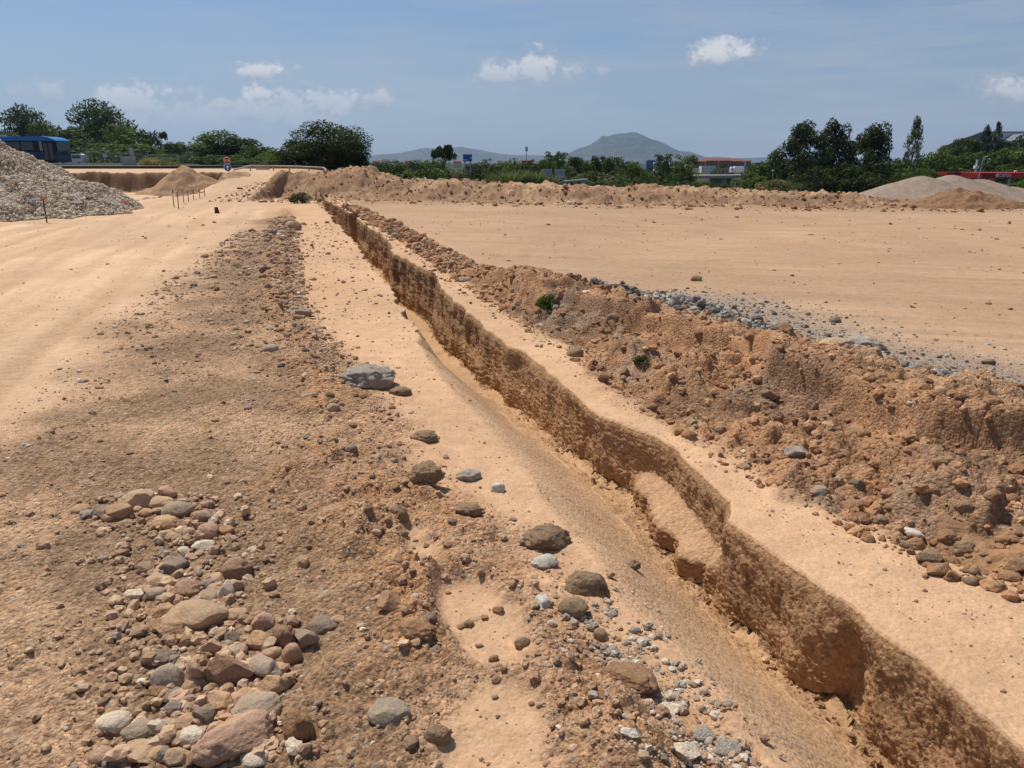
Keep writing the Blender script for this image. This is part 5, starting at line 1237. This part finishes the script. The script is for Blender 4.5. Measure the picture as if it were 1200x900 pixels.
# industrial hall with slanting grey roofs and a white upper band
p = at(1165, 178, 210); sc = .96*210/F
hl = empty('industrial_hall', (p.x, p.y, 0), 'industrial hall with slanting grey roof and white upper wall behind the cypresses', 'hall')
def hp(px, py): v = at(px, py, 210); return (v.x-p.x, 0, v.z)
MB().poly([hp(1105, 172), hp(1122, 165), hp(1158, 152), hp(1163, 155), hp(1162, 185), hp(1105, 185)], .8).build('roof', GREYR, hl)
v = [hp(1160, 154.5), hp(1215, 154.5), hp(1215, 185), hp(1160, 185)]; MB().poly([(x, .5, z) for x, y, z in v], 4).build('wall', HWHITE, hl)
v = [hp(1160, 155.2), hp(1215, 155.2), hp(1215, 154), hp(1160, 154)]; MB().poly([(x, .2, z) for x, y, z in v], 4.6).build('cornice', GREYR, hl)
v = [hp(1173, 166), hp(1187, 157.5), hp(1212, 170), hp(1212, 185), hp(1173, 185)]; MB().poly([(x, -8, z) for x, y, z in v], 8.4).build('gable', GREYR, hl)
# red service station canopy
p = at(1160, 206, 82); sc = .96*82/F
cn = empty('station_canopy', (p.x, p.y, -2.4), 'long red service station canopy with white lettering behind the gravel heap', 'canopy')
def lx(px): return (px-1160)*sc
z0 = at(1160, 208.2, 82).z+2.4; z1 = at(1160, 202, 82).z+2.4
fs = MB().box(((lx(1197)+lx(1148))/2, 0, (z0+z1)/2), (lx(1197)-lx(1148), 5, z1-z0), bevel=.03).build('fascia', RED, cn)
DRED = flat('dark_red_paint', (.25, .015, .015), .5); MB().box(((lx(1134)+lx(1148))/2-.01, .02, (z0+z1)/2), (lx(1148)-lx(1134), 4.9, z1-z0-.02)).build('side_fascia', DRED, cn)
text('CEPSA', .44, WHITE, 'lettering', fs, (lx(1160), -2.53, (z0+z1)/2), ext=.01)
MB().poly([(lx(1151)+.16*math.cos(a), -2.52, (z0+z1)/2+.2*math.sin(a)) for a in (-.6, .5, 1.5, 2.4, 3.4, 4.4)], .014).build('emblem', WHITE, fs)
for x in (1152, 1165, 1190): MB().box((lx(x), 1, z0/2), (.3, .3, z0)).build('column', WHITE, cn)
MB().box((lx(1158), 3, z0*.5), (lx(1195)-lx(1140), .6, z0-.05)).build('shop_wall', CREAM, cn); MB().box((lx(1151), 2.65, z0*.5), (.45, .1, z0*.85)).build('door', SHUT, cn); MB().box((lx(1172), 2.65, z0*.55), (1.1, .1, z0*.5)).build('window', GLASS, cn)
p = at(1112, 203.5, 84); tag(MB().box((0, 0, 0), (16*sc, 2, .34), bevel=.03).tube((-.5, 0, -2.8), (-.5, 0, 0), .08).tube((.5, 0, -2.8), (.5, 0, 0), .08).build('canopy', DRED, loc=p), 'small separate red canopy just left of the long one', 'canopy')
# street lamp and chimney
p = at(1145, 208, 72); q = at(1153, 184.5, 72)
lm = empty('street_lamp', (p.x, p.y, -2), 'leaning grey street lamp in front of the red canopy', 'street lamp'); o = Vector(lm.location)
MB().tube((p.x-o.x-.12, 0, 0), (q.x-o.x, 0, q.z-o.z), .05, .035).build('pole', STEEL, lm); e2 = at(1157.5, 183.2, 72)
MB().tube((q.x-o.x, 0, q.z-o.z), (e2.x-o.x, 0, e2.z-o.z), .04, .06).build('lamp_head', STEEL, lm)
p = at(1145.5, 187, 100); q = at(1145, 205, 100)
tag(MB().tube((0, 0, -2.2), (0, 0, p.z), .14, .12, n=10).box((0, 0, p.z-.9), (.5, .4, .35)).build('white_mast', HWHITE, loc=(p.x, p.y, 0)), 'short white mast left of the street lamp head', 'mast')
for px, py in ((1190, 201.3), (906, 200.5), (886, 205)):
    p = at(px, py, 81 if px > 1000 else 92)
    l2 = empty('lamp_post', (p.x, p.y, -1.8), {1190: 'tiny white globe lamp above the red canopy', 906: 'small pale lamp post left of the tall pines', 886: 'thin pale lamp post beside the green bush'}[px], 'street lamp')
    MB().tube((0, 0, 0), (0, 0, p.z+1.8), .035).build('pole', STEEL, l2); MB().box((0, 0, p.z+1.85), (.25, .2, .14), bevel=.04).build('lamp_head', WHITE, l2)

# ------------------------------------------------------------------ mountains
FOREST, ntf, bf = new_mat('wooded_slope')
tcf = nd(ntf, 'ShaderNodeTexCoord'); nf = nd(ntf, 'ShaderNodeTexNoise', Scale=.012, Detail=9., Roughness=.65); ntf.links.new(tcf.outputs['Object'], nf.inputs['Vector'])
ntf.links.new(ramp(ntf, nf.outputs['Fac'], [(.35, (.018, .028, .016)), (.52, (.032, .042, .024)), (.68, (.12, .105, .08))]), bf.inputs['Base Color']); bf.inputs['Roughness'].default_value = .95
def mountain(name, label, prof, d, depth, seed):
    xs = np.linspace(prof[0][0], prof[-1][0], 260); ys = np.interp(xs, [p[0] for p in prof], [p[1] for p in prof])
    sc = .96*d/F
    Xc = (xs-600)*sc; Hc = np.maximum(0, (190-ys)*sc)
    v = np.linspace(-1, 1, 90); Xg = np.repeat(Xc[None], 90, 0); Yg = np.repeat((v*depth)[:, None], 260, 1)
    fall = np.exp(-(v*1.7)**2)[:, None]*(1-np.abs(v)[:, None]**6)
    nzz = .16*N(Xg/260, Yg/260, seed)+.09*N(Xg/110, Yg/110, seed+1)+.05*N(Xg/45, Yg/45, seed+2)
    Z = Hc[None]*fall*(1+nzz*(1-fall*.7)*1.6)+Hc[None]*.02*N(Xg/40, Yg/40, seed+3)-2
    x0 = Xc.mean(); V = np.stack([(Xg-x0).ravel(), Yg.ravel(), Z.ravel()], 1); i = np.arange(90*260).reshape(90, 260)
    Fq = np.stack([i[:-1, :-1].ravel(), i[:-1, 1:].ravel(), i[1:, 1:].ravel(), i[1:, :-1].ravel()], 1)
    return tag(link(name, np_mesh(name, V, Fq, FOREST, True), loc=(x0, d, 0)), label, kind='structure')
mountain('mountain', 'grey-blue wooded mountain with a broad flat summit', [(600, 190), (632, 186), (655, 181.5), (668, 178.5), (676, 174.5), (690, 171), (700, 165), (703, 162), (716, 159.5), (733, 157.5), (745, 157.8), (755, 162), (765, 164.5), (778, 171), (791, 177), (802, 177.5), (812, 182), (830, 186), (850, 190)], 5600, 1100, 400)
mountain('hills', 'long low wooded hills left of the mountain', [(330, 190), (380, 187), (430, 182.5), (470, 179), (497, 173.5), (508, 174), (520, 177), (533, 172.5), (545, 172), (560, 175), (575, 178.5), (600, 181.5), (640, 182), (670, 186), (700, 190)], 6800, 1000, 420)
mountain('hills', 'faint low hills right of the mountain', [(780, 190), (815, 184.5), (835, 183.5), (870, 185), (890, 184), (915, 186), (940, 187), (1010, 185), (1100, 186), (1300, 190)], 7200, 900, 440)

# ------------------------------------------------------------------ camera, sun, sky, air
cam = bpy.data.cameras.new('camera'); co = bpy.data.objects.new('camera', cam); COL.objects.link(co)
co.location = (0, 0, EYE); co.rotation_euler = (math.pi/2-PITCH, 0, 0)
cam.sensor_fit = 'HORIZONTAL'; cam.angle_x = 2*math.atan(600/F); cam.clip_start = .05; cam.clip_end = 30000
scene.camera = co
SUN_AZ, SUN_EL = R(-42), R(60)
sd = Vector((math.sin(SUN_AZ)*math.cos(SUN_EL), math.cos(SUN_AZ)*math.cos(SUN_EL), math.sin(SUN_EL)))
sun = bpy.data.lights.new('sun', 'SUN'); sun.energy = 4.3; sun.angle = R(.53); sun.color = (1, .955, .89)
so = bpy.data.objects.new('sun', sun); COL.objects.link(so); so.location = (0, 0, 30); so.rotation_euler = sd.to_track_quat('Z', 'Y').to_euler()

w = bpy.data.worlds.new('World'); scene.world = w; w.use_nodes = True; nt = w.node_tree; nt.nodes.clear()
sky = nd(nt, 'ShaderNodeTexSky', sky_type='NISHITA'); sky.sun_disc = False; sky.sun_elevation = SUN_EL; sky.sun_rotation = SUN_AZ
sky.altitude = 200; sky.air_density = 1.0; sky.dust_density = 1.6; sky.ozone_density = 2.2
tc = nd(nt, 'ShaderNodeTexCoord'); sx = nd(nt, 'ShaderNodeSeparateXYZ'); nt.links.new(tc.outputs['Generated'], sx.inputs[0])
az = mathn(nt, 'ARCTAN2', sx.outputs[0], sx.outputs[1]); el = mathn(nt, 'ARCSINE', sx.outputs[2])
def sky_noise(kx, ky, sc, det, rough, seed):
    c = nd(nt, 'ShaderNodeCombineXYZ'); nt.links.new(mathn(nt, 'MULTIPLY', az, kx), c.inputs[0]); nt.links.new(mathn(nt, 'MULTIPLY', el, ky), c.inputs[1]); c.inputs[2].default_value = seed
    n = nd(nt, 'ShaderNodeTexNoise', Scale=sc, Detail=det, Roughness=rough); nt.links.new(c.outputs[0], n.inputs['Vector']); return n.outputs['Fac']
nz = sky_noise(1, 1.3, 26, 9, .62, 3.); nz2 = sky_noise(1, 1.3, 75, 6, .6, 9.)
nn = mathn(nt, 'ADD', mathn(nt, 'MULTIPLY_ADD', nz, 3.4, -1.7), mathn(nt, 'MULTIPLY_ADD', nz2, 2.0, -1.0))
clouds, tops = None, None
def dirang(px, py):
    d = Vector(ray(px, py)).normalized(); return math.atan2(d.x, d.y), math.asin(d.z)
# px, py, half width, half height, density
for (px, py, hw, hh, dn) in ((305, 84, 27, 9, .95), (578, 90, 30, 12, .75), (630, 84, 40, 19, .85), (706, 84, 8, 6, .55), (843, 65, 36, 13, 1.), (165, 122, 48, 20, .8), (240, 138, 90, 18, .6),
                             (320, 132, 90, 22, .7), (300, 111, 24, 9, .95), (262, 122, 28, 13, .75), (385, 120, 28, 15, .8), (340, 122, 22, 12, .7), (448, 116, 18, 11, .75), (66, 108, 18, 12, .65), (20, 108, 13, 8, .5), (1188, 108, 26, 14, .9), (1160, 98, 22, 12, .5)):
    a0, e0 = dirang(px, py); ra = hw/F*1.15; re = hh/F*1.15
    da = mathn(nt, 'MULTIPLY_ADD', az, 1/ra, -a0/ra); de = mathn(nt, 'MULTIPLY_ADD', el, 1/re, -e0/re)
    # flatter underside
    de = mathn(nt, 'MULTIPLY', de, mathn(nt, 'MULTIPLY_ADD', mathn(nt, 'LESS_THAN', de, 0), .35, 1))
    r2 = mathn(nt, 'ADD', mathn(nt, 'MULTIPLY', da, da), mathn(nt, 'MULTIPLY', de, de))
    q = mathn(nt, 'ADD', mathn(nt, 'SQRT', r2), nn)
    m = mathn(nt, 'MULTIPLY', mathn(nt, 'MULTIPLY_ADD', q, -1/.75, 1.15/.75, clamp=True), dn)
    hi = mathn(nt, 'MULTIPLY', m, mathn(nt, 'MULTIPLY_ADD', de, .35, .55, clamp=True))
    clouds = m if clouds is None else mathn(nt, 'MAXIMUM', clouds, m)
    tops = hi if tops is None else mathn(nt, 'MAXIMUM', tops, hi)
# veils of thin cirrus, thicker low down
v1 = sky_noise(1, 7, 3.2, 7, .6, 21.); v2 = sky_noise(1, 14, 6, 6, .6, 33.)
veil = mathn(nt, 'ADD', mathn(nt, 'MULTIPLY_ADD', v1, 2.4, -1.0), mathn(nt, 'MULTIPLY_ADD', v2, 1.3, -.6), clamp=True)
low = mathn(nt, 'POWER', mathn(nt, 'SUBTRACT', 1.0, mathn(nt, 'MULTIPLY', el, 2.2, clamp=True), clamp=True), 2.5)
side = mathn(nt, 'MULTIPLY_ADD', az, .75, .5, clamp=True)
veil = mathn(nt, 'MULTIPLY_ADD', veil, mathn(nt, 'MULTIPLY_ADD', side, .5, .25), mathn(nt, 'MULTIPLY', low, .46), clamp=True)
bg = nd(nt, 'ShaderNodeBackground', Strength=.085)
nt.links.new(mixc(nt, 1., sky.outputs[0], (.56, .745, .94), 'MULTIPLY'), bg.inputs[0])
bv = nd(nt, 'ShaderNodeBackground', Strength=1.); bv.inputs[0].default_value = (.40, .435, .49, 1)
bc = nd(nt, 'ShaderNodeBackground', Strength=1.)
cc_ = ramp(nt, tops, [(.08, (.34, .37, .43)), (.35, (.50, .515, .55)), (.6, (.66, .67, .68))]); nt.links.new(cc_, bc.inputs[0])
m1 = nd(nt, 'ShaderNodeMixShader'); nt.links.new(veil, m1.inputs[0]); nt.links.new(bg.outputs[0], m1.inputs[1]); nt.links.new(bv.outputs[0], m1.inputs[2])
m2 = nd(nt, 'ShaderNodeMixShader'); nt.links.new(clouds, m2.inputs[0]); nt.links.new(m1.outputs[0], m2.inputs[1]); nt.links.new(bc.outputs[0], m2.inputs[2])
out = nd(nt, 'ShaderNodeOutputWorld'); nt.links.new(m2.outputs[0], out.inputs['Surface'])

if HAZE:
    hm = bpy.data.materials.new('haze'); hm.use_nodes = True; ht = hm.node_tree; ht.nodes.clear()
    pv = nd(ht, 'ShaderNodeVolumePrincipled', Density=HAZE, Anisotropy=.2); pv.inputs['Color'].default_value = (.58, .76, 1., 1)
    ho = nd(ht, 'ShaderNodeOutputMaterial'); ht.links.new(pv.outputs[0], ho.inputs['Volume'])
    b = MB(); b.box((0, 4500, 150), (24000, 12000, 600)); tag(b.build('haze', hm), 'thin grey-blue haze over the plain', kind='stuff')
scene.view_settings.view_transform = 'Standard'; scene.view_settings.look = 'None'; scene.view_settings.gamma = 1; scene.view_settings.exposure = EXPO
scene.view_settings.use_curve_mapping = False
scene.render.engine = 'CYCLES'; scene.cycles.max_bounces = 6; scene.cycles.volume_bounces = 0; scene.cycles.use_denoising = True
